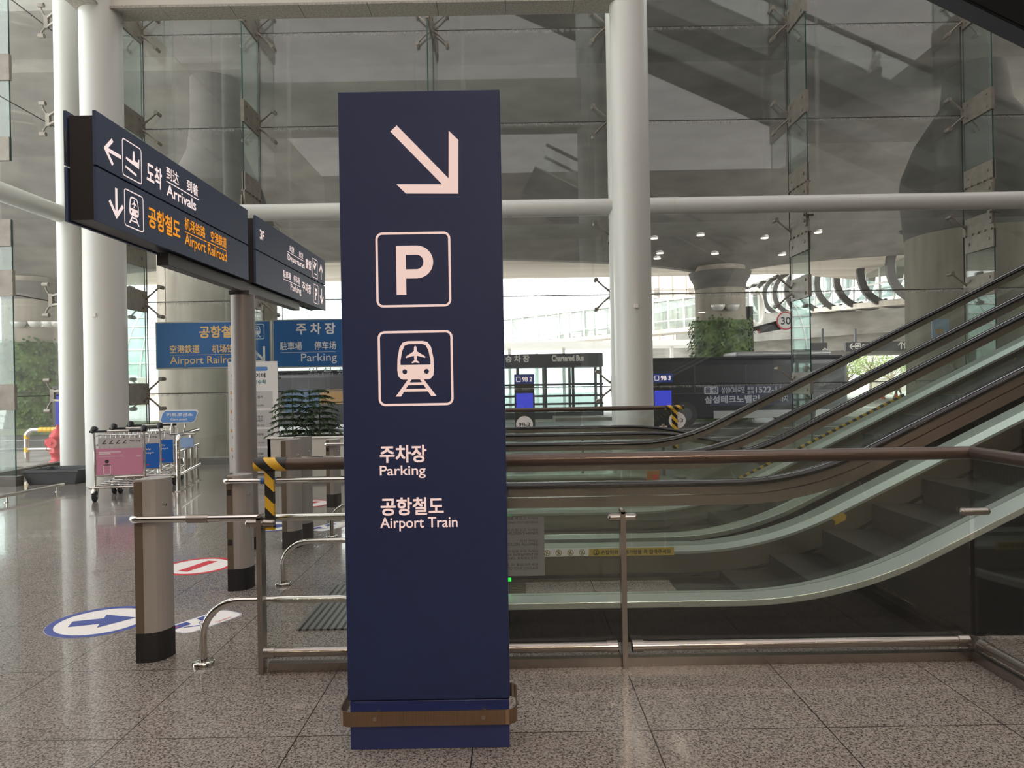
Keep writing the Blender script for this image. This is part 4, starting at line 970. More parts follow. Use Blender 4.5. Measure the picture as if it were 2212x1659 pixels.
m = MB(); m.bx(x0 - .01, x1 + .01, y0 - .015, y0 + .004, z1 - .03, z1 + .006); m.build('rim', M_tray, t)
t = thing('floor_rail', 'thin low steel floor rail along the side glass', 'rail', (-7.3, 10.8, 0))
a, b = G(0, 1073, .1), G(137, 1046, .1)
m = MB(); m.tube([(a[0] - .2, a[1] - .9, .1), tuple(a), tuple(b)], .025, 10); m.build('tube', M_chrome, t)
m = MB()
for k in (.1, .9): x, y = a[0] + (b[0] - a[0]) * k, a[1] + (b[1] - a[1]) * k; m.cyl((x, y, 0), (x, y, .1), .014, n=8); m.cyl((x, y, 0), (x, y, .008), .04, n=12)
m.build('foot', M_chrome, t)
# ------------------------------------------------------------------ information banner
zz = 13.3; a, b = W(496, 1021, zz), W(599, 780, zz)
t = thing('banner_stand', 'tall white safety banner with four numbered boxes, behind the grey sign post', 'banner', ((a[0] + b[0]) / 2, zz, 0))
x0, x1, z1 = a[0], b[0], b[2]; ppm = zz / FPX
m = MB(); m.bx(x0, x1, zz, zz + .006, .03, z1); m.build('sheet', M_paper, t)
m = MB(); m.cyl((x0 + .1, zz + .02, .0), (x0 + .1, zz + .02, z1), .008, n=6); m.cyl((x1 - .1, zz + .02, 0), (x1 - .1, zz + .02, z1), .008, n=6); m.bx(x0 + .05, x1 - .05, zz - .1, zz + .25, 0, .03); m.cyl((x0, zz + .02, z1 - .04), (x1, zz + .02, z1 - .04), .008, n=6); m.build('stand', M_steel, t)
T_ = lambda v: z1 - (v - 780) * ppm
U_ = lambda u: x0 + (u - 496) * ppm
m = MB(); m.map = face_y(0, zz, 0); m.rrect(U_(552), T_(796), 60 * ppm, 9 * ppm, .03, .001); m.build('print', M_skyblue, t)
m = MB(); m.map = face_y(0, zz, 0); m.text('에스컬레이터', U_(503), T_(815), 10 * ppm, 74 * ppm, 'L', .05, .001)
for v, l1, l2, l3 in ((843, '손잡이 잡기', None, 'Hold the handle'), (886, '노란 안전선', '안에 탑승하기', 'Stand inside the'), (924, '아이들 안전하게', None, 'Hold children, on the'), (966, '카트 유모차', '탑승금지', 'No hand carts, strollers')):
    m.text(l1, U_(570), T_(v + 17), 6 * ppm, None, 'R', .03, .001)
    if l2: m.text(l2, U_(570), T_(v + 25), 6 * ppm, None, 'R', .03, .001)
    m.text(l3, U_(573), T_(v + 34), 4.5 * ppm, None, 'R', .0, .001)
    m.dring(U_(512), T_(v + 19), 9 * ppm, 1 * ppm, .001)
m.build('print', M_ink, t)
m = MB(); m.map = face_y(0, zz, 0); m.text('사고예방 안전수칙', U_(503), T_(829), 9 * ppm, 74 * ppm, 'L', .04, .001); m.build('print', M_teal, t)
m = MB(); m.map = face_y(0, zz, 0)
for v in (843, 884, 925, 966): m.rrect(U_(504), T_(v + 4), 7 * ppm, 7 * ppm, .01, .001)
m.build('number_badge', M_orng, t)
m = MB(); m.map = face_y(0, zz, 0)
for n_, v in enumerate((843, 884, 925, 966)): m.text(str(n_ + 1), U_(504), T_(v + 6.5), 5 * ppm, None, 'C', .03, .002)
m.build('number_text', M_paper, t)
m = MB(); m.map = face_y(0, zz, 0)
for v in (843, 884, 925, 966): m.rrect(U_(548), T_(v + 20), 88 * ppm, 37 * ppm, .02, .0005)
m.build('text_box', M_pgrey, t)
# ------------------------------------------------------------------ planter and two araucarias
q = G(640, 1041); a = W(590, 950, 12.1)
t = thing('planter_box', 'long white planter box against the glass behind the bollards', 'planter', (-2.7, 12.6, 0))
x0, x1 = a[0] - .1, -1.1
m = MB(); m.bx(x0, x1, 12.1, 12.16, .08, .73); m.bx(x0, x1, 13.0, 13.06, .08, .73); m.bx(x0, x0 + .06, 12.1, 13.06, .08, .73); m.bx(x1 - .06, x1, 12.1, 13.06, .08, .73); m.build('box', mat('planter_white', 'bdb6aa', .5), t, .004)
m = MB(); m.bx(x0 + .05, x1 - .05, 12.14, 13.02, 0, .1); m.build('plinth', M_black, t)
m = MB(); m.bx(x0 + .06, x1 - .06, 12.16, 13.0, .55, .66); m.build('soil', M_soil, t)
m = MB()
for yy0, yy1, xx0, xx1 in ((12.08, 12.2, x0 - .02, x1 + .02), (12.96, 13.08, x0 - .02, x1 + .02), (12.2, 12.96, x0 - .02, x0 + .1), (12.2, 12.96, x1 - .1, x1 + .02)): m.bx(xx0, xx1, yy0, yy1, .73, .75)
m.build('rim', mat('planter_rim', 'e6e1d8', .4), t)
rng = random.Random(5)
def araucaria(u, label, rot, hh):
    x, y = W(u, 945, 12.55)[0], 12.55
    t = thing('potted_araucaria', label, 'plant', (x, y, .66), 'araucarias in the planter')
    m = MB(); m.tube([(x, y, .62), (x + .01, y, .66 + hh * .5), (x, y, .66 + hh)], [.014, .011, .004], 6); m.build('stem', M_bark, t)
    m = MB()
    for k in range(9):
        z = .72 + hh * .94 * k / 8; Lb = (.38, .44, .46, .44, .41, .37, .33, .27, .18)[k]; nb = 7
        for j in range(nb):
            a = rot + 2 * math.pi * j / nb + k * .5 + rng.uniform(-.15, .15); ca, sa = math.cos(a), math.sin(a); L_ = Lb * rng.uniform(.85, 1.1); pts = []
            for s_ in range(7):
                f = s_ / 6; pts.append(Vector((x + ca * L_ * f, y + sa * L_ * f, z + .10 * f * Lb / .4 - .17 * f * f * (L_ / .4))))
            m.tube(pts, [.006, .006, .005, .005, .004, .003, .002], 4)
            for s_ in (1, 2, 2, 3, 3, 4, 4, 5, 5, 6, 6):
                for sd in (-1, 1):
                    p = pts[s_] + (pts[s_ - 1] - pts[s_]) * rng.random(); tl = .13 * (1.15 - s_ / 7) * rng.uniform(.8, 1.2)
                    e = p + Vector((ca * .5 * tl - sa * sd * tl, sa * .5 * tl + ca * sd * tl, -.03 * rng.random() - .015)); w_ = Vector((0, 0, .022))
                    w2 = Vector((ca, sa, 0)) * .014
                    m.add([p - w2, p + w2, e + w2 * .4, e - w2 * .4], [(0, 1, 2, 3)]); m.add([p - w_ * .5, p + w_ * .5, e], [(0, 1, 2)])
    m.build('foliage', M_leaf, t)
araucaria(632, 'potted araucaria at the end of the planter, beside the banner', .2, .86); araucaria(690, 'potted araucaria next to the pylon sign, behind the farthest bollard', .9, .86)

# ------------------------------------------------------------------ people
def person(name, label, loc, rz, H_=1.7, shirt='d8d5d0', trousers='3b3b40', stride=.0, arm=(.1, .1), hair='1f1a18', short=False, seat=False, group=None):
    t = thing(name, label, 'person', (0, 0, 0), group)
    k = H_ / 1.7
    def skin(nm, pts, edges, rad, col, par=t, lv=1):
        me = bpy.data.meshes.new(nm); me.from_pydata([Vector(p) * k for p in pts], edges, []); o = bpy.data.objects.new(nm, me); COL.objects.link(o); o.parent = par
        s = o.modifiers.new('skin', 'SKIN'); s.use_smooth_shade = True
        for v, r in zip(me.skin_vertices[0].data, rad): v.radius = (r * k, r * k) if not isinstance(r, tuple) else (r[0] * k, r[1] * k)
        me.skin_vertices[0].data[0].use_root = True
        b = o.modifiers.new('sub', 'SUBSURF'); b.levels = b.render_levels = lv; me.materials.append(col); return o
    st = stride
    hipz, kz = .9, .48
    legs = [(-.09, 0, hipz), (-.1, -st * .45 - .02, kz), (-.1, -st * .5 + .02 + max(0, st) * .3, .08), (-.1, -st * .5 - .1 + max(0, st) * .3, .035), (.09, 0, hipz), (.1, st * .42 - .03, kz), (.1, st * .8 + .03, .1), (.1, st * .8 - .1, .04)]
    if seat: legs = [(-.09, 0, .5), (-.11, -.4, .5), (-.11, -.42, .1), (-.11, -.52, .05), (.09, 0, .5), (.11, -.4, .5), (.11, -.42, .1), (.11, -.52, .05)]
    oz = -.4 if seat else 0
    arms = [(-.19, 0, 1.40 + oz), (-.24, .02 - arm[0] * .5, 1.13 + oz), (-.23, -.05 - arm[0], .90 + oz), (-.22, -.07 - arm[0] * 1.2, .81 + oz), (.19, 0, 1.40 + oz), (.24, .02 - arm[1] * .5, 1.13 + oz), (.23, -.05 - arm[1], .90 + oz), (.22, -.07 - arm[1] * 1.2, .81 + oz)]
    P_ = [(0, 0, .95 + oz), (0, .01, 1.15 + oz), (0, .0, 1.38 + oz), (0, .0, 1.47 + oz), (0, -.02, 1.55 + oz), (0, -.02, 1.64 + oz)] + legs + arms
    E_ = [(0, 1), (1, 2), (2, 3), (3, 4), (4, 5), (0, 6), (6, 7), (7, 8), (8, 9), (0, 10), (10, 11), (11, 12), (12, 13), (2, 14), (14, 15), (15, 16), (16, 17), (2, 18), (18, 19), (19, 20), (20, 21)]
    r_ = [.12, .11, .13, .05, .085, .07, .085, .055, .04, .035, .085, .055, .04, .035, .06, .042, .034, .036, .06, .042, .034, .036]
    sk = mat('skin_tone', 'c49a7e', .55)
    skin('body', P_, E_, r_, sk)
    tor = [P_[0], P_[1], P_[2], arms[0], arms[1], arms[4], arms[5]]
    skin('shirt', tor, [(0, 1), (1, 2), (2, 3), (3, 4), (2, 5), (5, 6)], [(.155, .125), (.15, .12), (.165, .13), .075, .058, .075, .058], mat('shirt_' + shirt, shirt, .8))
    e = (.62 if short else .12)
    lg = [P_[0]]
    for i in (0, 4):
        a, b, c_ = Vector(legs[i]), Vector(legs[i + 1]), Vector(legs[i + 2])
        lg += [a, b, (b + (c_ - b) * (.1 if short else .95))]
    skin('trousers', lg, [(0, 1), (1, 2), (2, 3), (0, 4), (4, 5), (5, 6)], [.13, .1, .075, .06, .1, .075, .06], mat('trousers_' + trousers, trousers, .8))
    hm = MB(); hm.tube([(0, .02 * k, (1.5 + oz) * k), (0, .02 * k, (1.58 + oz) * k), (0, .0, (1.66 + oz) * k), (0, -.01 * k, (1.71 + oz) * k)], [.085 * k, .105 * k, .1 * k, .03 * k], 14); hm.build('hair', mat('hair_' + hair, hair, .6), t)
    fm = MB()
    for s_ in (-1, 1): fm.ball((s_ * .03 * k, -.1 * k, (1.585 + oz) * k), .01 * k, 6)
    fm.build('eyes', M_ink, t)
    fm = MB(); fm.tube([(0, -.095 * k, (1.585 + oz) * k), (0, -.12 * k, (1.55 + oz) * k)], [.008 * k, .015 * k], 6); fm.build('nose', sk, t)
    for i in (0, 4):
        a = legs[i + 3]; b = legs[i + 2]; hm = MB(); hm.tube([(b[0] * k, (b[1] + .05) * k, .04 * k), (b[0] * k, b[1] * k, .05 * k), (a[0] * k, (a[1] - .05) * k, .035 * k)], [.03 * k, .042 * k, .03 * k], 10); hm.build('shoe', M_black, t)
    return place(t, loc, rz)

# ------------------------------------------------------------------ upper escalator, out of the frame: the glass wall mirrors it
t = thing('upper_escalator', 'descending upper escalator that the glass wall mirrors as grey diagonal bands', 'escalator', (7, 10.4, 9.2))
def ub(x, n=0): return (x, 10.35 - .46 * (x - 4.02) + n)
def uslab(n0, n1, y0, y1, name, mt, xa=-3.2, xb=15.8): m = MB(); m.prism([ub(xa, n0), ub(xb, n0), ub(xb, n1), ub(xa, n1)], 'xz', y0, y1); return m.build(name, mt, t)
M_u1 = mat('truss_grey', '8d8b88', .5); M_u2 = mat('truss_dark', '3e3d3c', .6)
uslab(0, .06, 9.9, 11.2, 'truss_bottom', M_u2)
for n0, n1, mt in ((.06, .55, M_u1), (.55, 1.2, M_u2), (1.2, 1.9, M_u1)): uslab(n0, n1, 11.18, 11.2, 'side_panel', mt); uslab(n0, n1, 9.9, 9.92, 'side_panel', mt)
uslab(1.45, 1.6, 10.1, 11.0, 'step_band', M_u2)
for y in (9.93, 11.16): uslab(1.9, 2.7, y, y + .012, 'glass_panel', M_bal); uslab(2.7, 2.82, y - .03, y + .05, 'handrail', M_rubber)
person('person', 'rider in a white shirt on the upper escalator, mirrored in the glass wall', (10.2, 10.5, ub(10.2, 1.6)[1]), R(-75), 1.66, 'ece9e4', '3c3c42', .05, (.2, .25))

# ------------------------------------------------------------------ outside: road, deck overhead, piers
RL = -.2                                                  # road level
m = MB(); m.bx(-90, 90, ZG + .1, 19.5, -.3, -.02); tag(m.build('ground_pavement', M_pave), 'pavement outside the glass', kind='structure')
m = MB(); m.bx(-120, 120, 19.5, 130, RL - .2, RL); m.m = 0; tag(m.build('ground_road', M_asph), 'asphalt road outside', kind='structure')
m = MB(); m.bx(-120, 120, 33.4, 130, RL, RL + .003); tag(m.build('ground_far_road', noisy(mat('pale_bounce_paving', 'b3aea6', .8), 'a7a29a', 'bfbab2', 1)), 'pale paving beyond the elevated road, added to bounce light upward', kind='structure')  # pale sheet added over the asphalt to bounce light onto the soffit
m = MB(); M_line = mat('road_paint', 'e6e2dc', .6)
for y in (22.6, 26.6): m.bx(-40, 40, y, y + .18, RL, RL + .004)
for k in range(9): m.bx(8 + k * 2.2, 9.2 + k * 2.2, 43, 47, RL, RL + .004)
m.bx(-60, 60, 48.5, 48.7, RL, RL + .004); m.bx(-60, 60, 39.5, 39.7, RL, RL + .004)
tag(m.build('road_markings', M_line), 'white paint lines on the road', kind='structure')
m = MB(); m.bx(-60, -8, 34.2, 36.5, RL, .0); m.bx(2, 14, 33.8, 40, RL, -.05); tag(m.build('kerb_island', M_pave), 'raised island along the road', kind='structure')
# deck soffit: flat slabs, then a vault that ends in shallow arches between the piers
AX = [(-52.0, -21.3), (-21.3, 9.3), (9.3, 40.0)]
def arch(x):
    for a, b in AX:
        if a <= x <= b:
            t_ = abs(x - (a + b) / 2) / ((b - a) / 2); return 6.0 + 1.2 * math.sqrt(max(0, 1 - t_ ** 2.2))
    return 6.0
m = MB()
m.bx(-60, 60, ZG + .25, 17.7, 9.75, 10.6); m.bx(-60, 60, 17.7, 24, 9.42, 10.6)
xs = [-52 + 92 * i / 184 for i in range(185)]; rows = [(24.0, 0.0), (27, .3), (29.5, .62), (31, .85), (32, 1.0)]
vs = [(x, y, 9.42 + (arch(x) - 9.42) * f) for y, f in rows for x in xs]; nX = len(xs)
m.add(vs, [(r * nX + i, r * nX + i + 1, (r + 1) * nX + i + 1, (r + 1) * nX + i) for r in range(len(rows) - 1) for i in range(nX - 1)], True)
m.add([(x, 32.6, arch(x) + .02) for x in xs] + [(x, 32.6, 10.5) for x in xs] + [(x, 32.0, arch(x)) for x in xs],
      [(i, nX + i, nX + i + 1, i + 1) for i in range(nX - 1)] + [(2 * nX + i, i, i + 1, 2 * nX + i + 1) for i in range(nX - 1)])
m.bx(-60, 60, 24, 32.6, 10.5, 10.7)
tag(m.build('road_deck_slab', M_conc), 'concrete underside of the elevated road', kind='structure')
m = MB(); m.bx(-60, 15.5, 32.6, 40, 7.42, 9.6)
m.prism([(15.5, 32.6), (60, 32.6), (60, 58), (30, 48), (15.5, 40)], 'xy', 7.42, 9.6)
tag(m.build('road_deck_slab', M_band), 'far part of the elevated road, skylight painted into its pale tone', kind='structure')
def pier(x, y, r, z1, label, cone=None, ivy=None, lamps=0, seed=1):
    t = thing('pier', label, 'pier', (x, y, RL), kind='structure')
    m = MB(); m.cyl((x, y, RL), (x, y, z1), r, n=48); m.build('shaft', M_conc2, t)
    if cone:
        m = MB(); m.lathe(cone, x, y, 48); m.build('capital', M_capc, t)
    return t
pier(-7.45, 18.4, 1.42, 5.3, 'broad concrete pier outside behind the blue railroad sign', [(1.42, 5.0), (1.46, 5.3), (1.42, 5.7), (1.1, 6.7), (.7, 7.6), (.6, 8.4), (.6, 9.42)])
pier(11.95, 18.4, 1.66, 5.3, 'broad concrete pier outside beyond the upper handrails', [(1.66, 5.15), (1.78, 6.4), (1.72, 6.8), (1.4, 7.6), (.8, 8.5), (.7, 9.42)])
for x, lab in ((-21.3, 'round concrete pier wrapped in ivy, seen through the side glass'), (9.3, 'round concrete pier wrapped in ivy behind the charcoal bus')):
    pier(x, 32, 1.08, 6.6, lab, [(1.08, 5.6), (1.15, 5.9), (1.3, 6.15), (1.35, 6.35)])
    t = thing('ivy_cover', 'dense ivy climbing the lower part of the ' + ('pier by the side glass' if x < 0 else 'pier behind the charcoal bus'), 'ivy', (x, 32, RL))
    m = MB(); rg = random.Random(int(x)); z0, z1 = (.2, 3.9) if x < 0 else (.2, 4.35)
    m.cyl((x, 32, RL), (x, 32, z1 - .15), 1.16, n=32)
    for k in range(2600):
        a = rg.uniform(0, 2 * math.pi); z = rg.uniform(RL, z1 + rg.uniform(-.2, .1)); rr = 1.18 + rg.uniform(0, .22)
        n_ = Vector((math.cos(a), math.sin(a), .3)); p = Vector((x, 32, 0)) + Vector((math.cos(a) * rr, math.sin(a) * rr, z)); tx = Vector((-math.sin(a), math.cos(a), 0)) + n_ * rg.uniform(-.5, .5); ty = Vector((0, 0, -1)) + n_ * rg.uniform(.1, .8); s_ = rg.uniform(.07, .13)
        m.add([p, p + (tx + ty) * s_ * .6, p + ty * s_ * 1.4, p + (ty - tx) * s_ * .6], [(0, 1, 2, 3)])
    m.build('foliage', M_ivy, t)
def uplight(x, z, y, label, grp):
    t = thing('wall_lamp', label, 'lamp', (x, y, z), grp)
    m = MB(); m.lathe([(.05, z - .2), (.18, z - .17), (.27, z - .05), (.30, z + .06), (.27, z + .06), (.2, z - .05), (.02, z - .1)], x, y, 20); m.build('bowl', M_mesh, t)
    m = MB(); m.bar((x, y, z - .1), (x, y + .45, z - .1), .06, .06); m.build('arm', M_steel, t)
for u in (1552, 1583): q = W(u, 661, 30.6); uplight(q[0], q[2], 30.65, 'small white bowl lamp on the ivy pier behind the bus', 'bowl lamps on the bus-side pier')
for u in (35, 72, 101, 122): q = W(u, 697, 30.6); uplight(q[0], q[2], 30.75, 'small white bowl lamp on the ivy pier beyond the side glass', 'bowl lamps on the pier beyond the side glass')
for i, (u, v, z_) in enumerate(((1414, 559, 30.0), (1514, 558, 29.6), (1426, 584, 31), (1420, 588, 31.4), (1545, 584, 30.6), (1652, 558, 29.8), (1768, 554, 29.8), (1690, 586, 31.2), (2112, 568, 30))):
    f = [((z_ - 24) / 8)]; q = W(u, v, z_)
    yy = z_; ff = 0
    for (ya, fa), (yb2, fb) in zip(rows, rows[1:]):
        if ya <= yy <= yb2: ff = fa + (fb - fa) * (yy - ya) / (yb2 - ya)
    zz = 9.42 + (arch(q[0]) - 9.42) * ff
    t = thing('road_downlight', 'small warm lamp set in the concrete underside of the elevated road', 'lamp', (q[0], z_, zz), 'lamps in the road deck')
    m = MB(); m.cyl((q[0], z_, zz - .05), (q[0], z_, zz - .03), .15, n=14); m.build('lens', M_lamp, t); m = MB(); m.cyl((q[0], z_, zz - .03), (q[0], z_, zz + .1), .17, n=14); m.build('housing', M_mesh, t)
# ------------------------------------------------------------------ tubular footbridges
def footbridge(A, B, r, n, label, col, gl=True):
    A, B = Vector(A), Vector(B); d = (B - A); L = d.length; d.normalize(); s_ = Vector((d.y, -d.x, 0)).normalized(); u_ = s_.cross(d)
    t = thing('footbridge', label, 'footbridge', tuple(A))
    def pt(l, a, rr): return A + d * l + s_ * (rr * math.cos(a)) + u_ * (rr * math.sin(a))
    for i in range(n):
        l = L * i / (n - 1); m = MB(); K = 22; vs = []
        for k in range(K + 1):
            a = R(52 + 256 * k / K); 
            for rr, dl in ((r, -.15), (r, .15), (r * .82, .15), (r * .82, -.15)): vs.append(pt(l + dl, a, rr))
        m.add(vs, [(k * 4 + j, k * 4 + (j + 1) % 4, (k + 1) * 4 + (j + 1) % 4, (k + 1) * 4 + j) for k in range(K) for j in range(4)] + [(3, 2, 1, 0), tuple(range(K * 4, K * 4 + 4))]); m.build('hoop', col, t)
    m = MB(); c0 = (A + B) / 2; Mx = Matrix((d, s_, u_)).transposed(); m.box(c0 - u_ * (r * .86) + s_ * (r * .3), (L, r * 1.5, .3), M=Mx); m.build('deck', M_conc3, t)
    m = MB(); m.box(c0 + u_ * (r * .80), (L, r * 1.5, .12), M=Mx); m.build('roof', M_mesh, t)
    m = MB()
    for q in (-.55, 1): m.box(c0 + s_ * (q * r * .72), (L, .03, r * 1.4), M=Mx)
    m.build('glazing', M_far, t)
    m = MB()
    for i in range(n * 2 - 1):
        l = L * i / (2 * n - 2)
        for q in (-.55, 1): m.box(A + d * l + s_ * (q * r * .74), (.12, .06, r * 1.5), M=Mx)
    for q in (-.55, 1): m.box(c0 + s_ * (q * r * .76) - u_ * (r * .3), (L, .05, .08), M=Mx)
    m.build('mullion', M_mesh, t)
    return t
M_hoop = mat('hoop_grey_steel', '4d4946', .5, .2)
footbridge((19.8, 34.0, 6.9), (26, 76, 9.9), 1.95, 11, 'tubular footbridge with grey steel hoops climbing past the concrete pier', M_hoop)
footbridge((-6, 68, 5.9), (17, 50, 6.6), 1.4, 13, 'distant pale tubular footbridge beyond the bus shelter', mat('hoop_pale_steel', 'cdc4ba', .5))
m = MB(); 
t = thing('overpass', 'low concrete overpass below the tubular footbridge', 'overpass', (30, 55, RL), kind='structure')
m.prism([(11.5, 66), (14, 66), (34, 36), (60, 36), (60, 60), (20, 68)], 'xy', 3.6, 5.0); m.prism([(14.5, 63.5), (34, 34.5), (34.3, 34.8), (14.8, 63.8)], 'xy', 4.6, 6.7); m.build('deck', M_conc, t)
m = MB(); m.bx(17.6, 18.6, 60, 61, RL, 3.6); m.bx(33, 34.2, 52, 53.2, RL, 3.6); m.build('support', M_conc2, t)
# ------------------------------------------------------------------ bus shelter, buses, kiosks
zz = 36.0; a, b = W(1040, 900, zz), W(1302, 762, zz)
t = thing('bus_shelter', 'glass bus shelter with a dark sign band on its roof', 'bus shelter', ((a[0] + b[0]) / 2, zz + 1, RL))
x0, x1, zt = a[0] - 2.5, b[0], b[2]; M_shel = mat('shelter_dark', '3a4049', .4)
m = MB(); m.bx(x0, x1, zz, zz + 2.4, zt - .68, zt); m.build('roof_band', M_shel, t)
m = MB()
for k in range(7):
    x = x1 - .12 - k * 1.38
    for y in (zz + .05, zz + 2.3): m.bx(x - .07, x + .07, y - .05, y + .05, RL, zt - .68)
for z in (zt - 1.55, .55, .95): m.bx(x0, x1, zz + .02, zz + .1, z - .05, z + .05)
m.bx(x0, x1, zz + .02, zz + .12, RL, RL + .35); m.build('frame', M_shel, t)
m = MB(); m.bx(x0, x1, zz + .04, zz + .06, RL + .3, zt - .68); m.bx(x0, x1, zz + 2.28, zz + 2.3, RL + .3, zt - .68); m.build('glass_panel', glass('shelter_glass', (.84, .92, .91), .06, .06), t)
m = MB(); m.map = face_y(0, zz, 0); q = W(1117, 783, zz); m.text('승 차 장', W(1092, 783, zz)[0], q[2], .36, 52 * zz / FPX, 'L', .04, .01); m.text('전세버스', W(1000, 783, zz)[0], q[2], .36, 70 * zz / FPX, 'L', .04, .01); m.text('Chartered Bus', W(1192, 781, zz)[0], W(1192, 781, zz)[2], .32, 69 * zz / FPX, 'L', .05, .01); m.build('lettering', M_paper, t)
m = MB(); m.bx(x0 + 1, x1 - .6, zz + 1.6, zz + 2.0, RL + .4, RL + .46); m.bx(x0 + 1.2, x0 + 1.3, zz + 1.7, zz + 1.9, RL, RL + .4); m.bx(x1 - 1, x1 - .9, zz + 1.7, zz + 1.9, RL, RL + .4); m.build('bench', M_shel, t)
def bus(u0, u1, v0, v1, z, D, label, kind):
    a, b = W(u0, v1, z), W(u1, v0, z); x0, x1, zt, zb = a[0], b[0], b[2], RL
    t = thing('bus', label, 'bus', ((x0 + x1) / 2, z + D / 2, RL))
    m = MB(); m.bx(x0, x1, z, z + D, zb + .3, zt - .12); m.bx(x0 + .1, x1 - .1, z + .12, z + D - .12, zt - .12, zt); m.build('body', M_busbody, t, .08)
    hh = zt - zb
    m = MB(); m.bx(x0 + .15, x1 - .12, z - .012, z + .03, zb + hh * .5, zt - hh * .12); m.build('window_band', M_busglass, t)
    m = MB(); n = 4
    for k in range(1, n): xx = x0 + (x1 - x0) * k / n; m.bx(xx - .02, xx + .02, z - .02, z, zb + hh * .5, zt - hh * .12)
    m.bx(x0 + .2, x1 - .2, z - .02, z, zb + hh * .47, zb + hh * .485); m.build('window_frame', M_shel, t)
    m = MB(); m.bx(x0 + (x1 - x0) * .34, x1 - .05, z - .016, z, zb + .3, zb + hh * .22)
    m.build('luggage_hatch', M_silverbus if kind == 0 else M_busbody, t)
    for f in (.2, .78) if kind == 0 else (.3, .9):
        xx = x0 + (x1 - x0) * f
        for yy in (z + .02, z + D - .3):
            m = MB(); m.cyl((xx, yy - .04, zb + .48), (xx, yy + .28, zb + .48), .48, n=28); w_ = m.build('wheel', M_tyre, t)
            m = MB(); m.cyl((xx, yy - .055, zb + .48), (xx, yy - .035, zb + .48), .27, n=20); m.cyl((xx, yy - .09, zb + .48), (xx, yy - .05, zb + .48), .11, n=14); m.build('wheel_hub', mat('wheel_hub_grey', '55565a', .5, .3), w_)
    return t, x0, x1, zb, zt
z = 28.2
B1, x0, x1, zb, zt = bus(1392, 1830, 766, 900, z, 2.3, 'charcoal bus with a white property advert, parked outside beyond the escalators', 0)
m = MB(); m.bx(W(1582, 0, z)[0], x0 + (x1 - x0) * .94, z + .3, z + 2.1, zt, zt + .2); m.build('roof_unit', M_silverbus, B1, .08)
pp = z / FPX
m = MB(); ax0, ax1 = W(1518, 0, z)[0], W(1705, 0, z)[0]; az0, az1 = W(1600, 876, z)[2], W(1600, 831, z)[2]; m.bx(ax0, ax1, z - .02, z, az0, az1); m.build('advert_board', mat('advert_navy', '2a2d48', .35), B1)
m = MB(); m.map = face_y(0, z - .02, 0); M_adv = mat('advert_white', 'a9a9b2', .5)
m.rrect(W(1536, 843, z)[0], W(1536, 843, z)[2], 31 * pp, 17 * pp, .06, .004); m.text('삼성IC바로옆', W(1558, 849, z)[0], W(1558, 850, z)[2], 15 * pp, 50 * pp, 'L', .02, .004)
m.text('분양', W(1614, 842, z)[0], W(1614, 842, z)[2], 7 * pp, 14 * pp, 'L', .03, .004); m.text('문의', W(1614, 851, z)[0], W(1614, 851, z)[2], 7 * pp, 14 * pp, 'L', .03, .004); m.text('1522-11', W(1632, 849, z)[0], W(1632, 849, z)[2], 14 * pp, 55 * pp, 'L', .03, .004)
m.text('삼성테크노밸리', W(1522, 871, z)[0], W(1522, 872, z)[2], 17 * pp, 118 * pp, 'L', .04, .004); m.text('까지', W(1682, 871, z)[0], W(1682, 868, z)[2], 14 * pp, 20 * pp, 'L', .03, .004)
m.build('advert_text', M_adv, B1)
m = MB(); m.map = face_y(0, z - .02, 0); m.text('음 성', W(1523, 849, z)[0], W(1523, 849, z)[2], 12 * pp, 26 * pp, 'L', .03, .006); m.build('advert_text', mat('advert_navy', '2a2d48'), B1)
B2, x0, x1, zb, zt = bus(592, 900, 796, 915, 28.6, 2.4, 'dark airport bus seen through the glass behind the araucarias', 1)
m = MB(); m.bx(W(677, 0, 28.6)[0], x1 - .05, 28.58, 28.6, W(700, 873, 28.6)[2], W(700, 842, 28.6)[2]); m.build('gold_panel', mat('bus_gold', '9a7644', .4, .3), B2)
m = MB(); m.bx(W(600, 0, 28.6)[0], W(677, 0, 28.6)[0], 28.58, 28.6, W(640, 890, 28.6)[2], W(640, 842, 28.6)[2]); m.build('blue_panel', mat('bus_blue', '3a5570', .4, .3), B2)
m = MB(); m.map = face_y(0, 28.58, 0); m.text('인 천 공 항', W(667, 803, 28.58)[0], W(667, 804, 28.58)[2], 10 * .0184, 110 * .0184, 'L', .02, .01); m.text('INCHEON   AIRPORT', W(667, 808, 28.58)[0], W(667, 810, 28.58)[2], 4 * .0184, 110 * .0184, 'L', .0, .01); m.build('lettering', mat('bus_letter_grey', '8f8f96', .5), B2)
def kiosk(u, v0, v1, vh, z, txt, label):
    a, b = W(u - 21, v1, z), W(u + 21, v0, z); t = thing('information_kiosk', label, 'kiosk', ((a[0] + b[0]) / 2, z, -.02))
    m = MB(); m.bx(a[0], b[0], z, z + .25, -.1 if z < 19.5 else RL, b[2]); m.build('cabinet', M_black, t, .01)
    m = MB(); c_, d_ = W(u - 18, vh + 30, z), W(u + 18, vh - 6, z); m.bx(c_[0], d_[0], z - .01, z, c_[2] - .35, c_[2] + .28); m.build('screen', M_screen, t)
    m = MB(); m.bx(a[0], b[0], z - .012, z, b[2] - .32, b[2] - .02); m.build('header', mat('kiosk_header_blue', '2f4fc0', .4), t)
    m = MB(); m.map = face_y(0, z - .012, 0); m.rring(a[0] + .14, b[2] - .17, .15, .17, .02, .02, .004); m.text(txt, a[0] + .27, b[2] - .25, .16, .33, 'L', .04, .004); m.build('header_text', M_white_l, t)
kiosk(1432, 805, 900, 832, 24.0, '9B 3', 'dark kiosk with a lit blue screen marked 9B 3, before the charcoal bus')
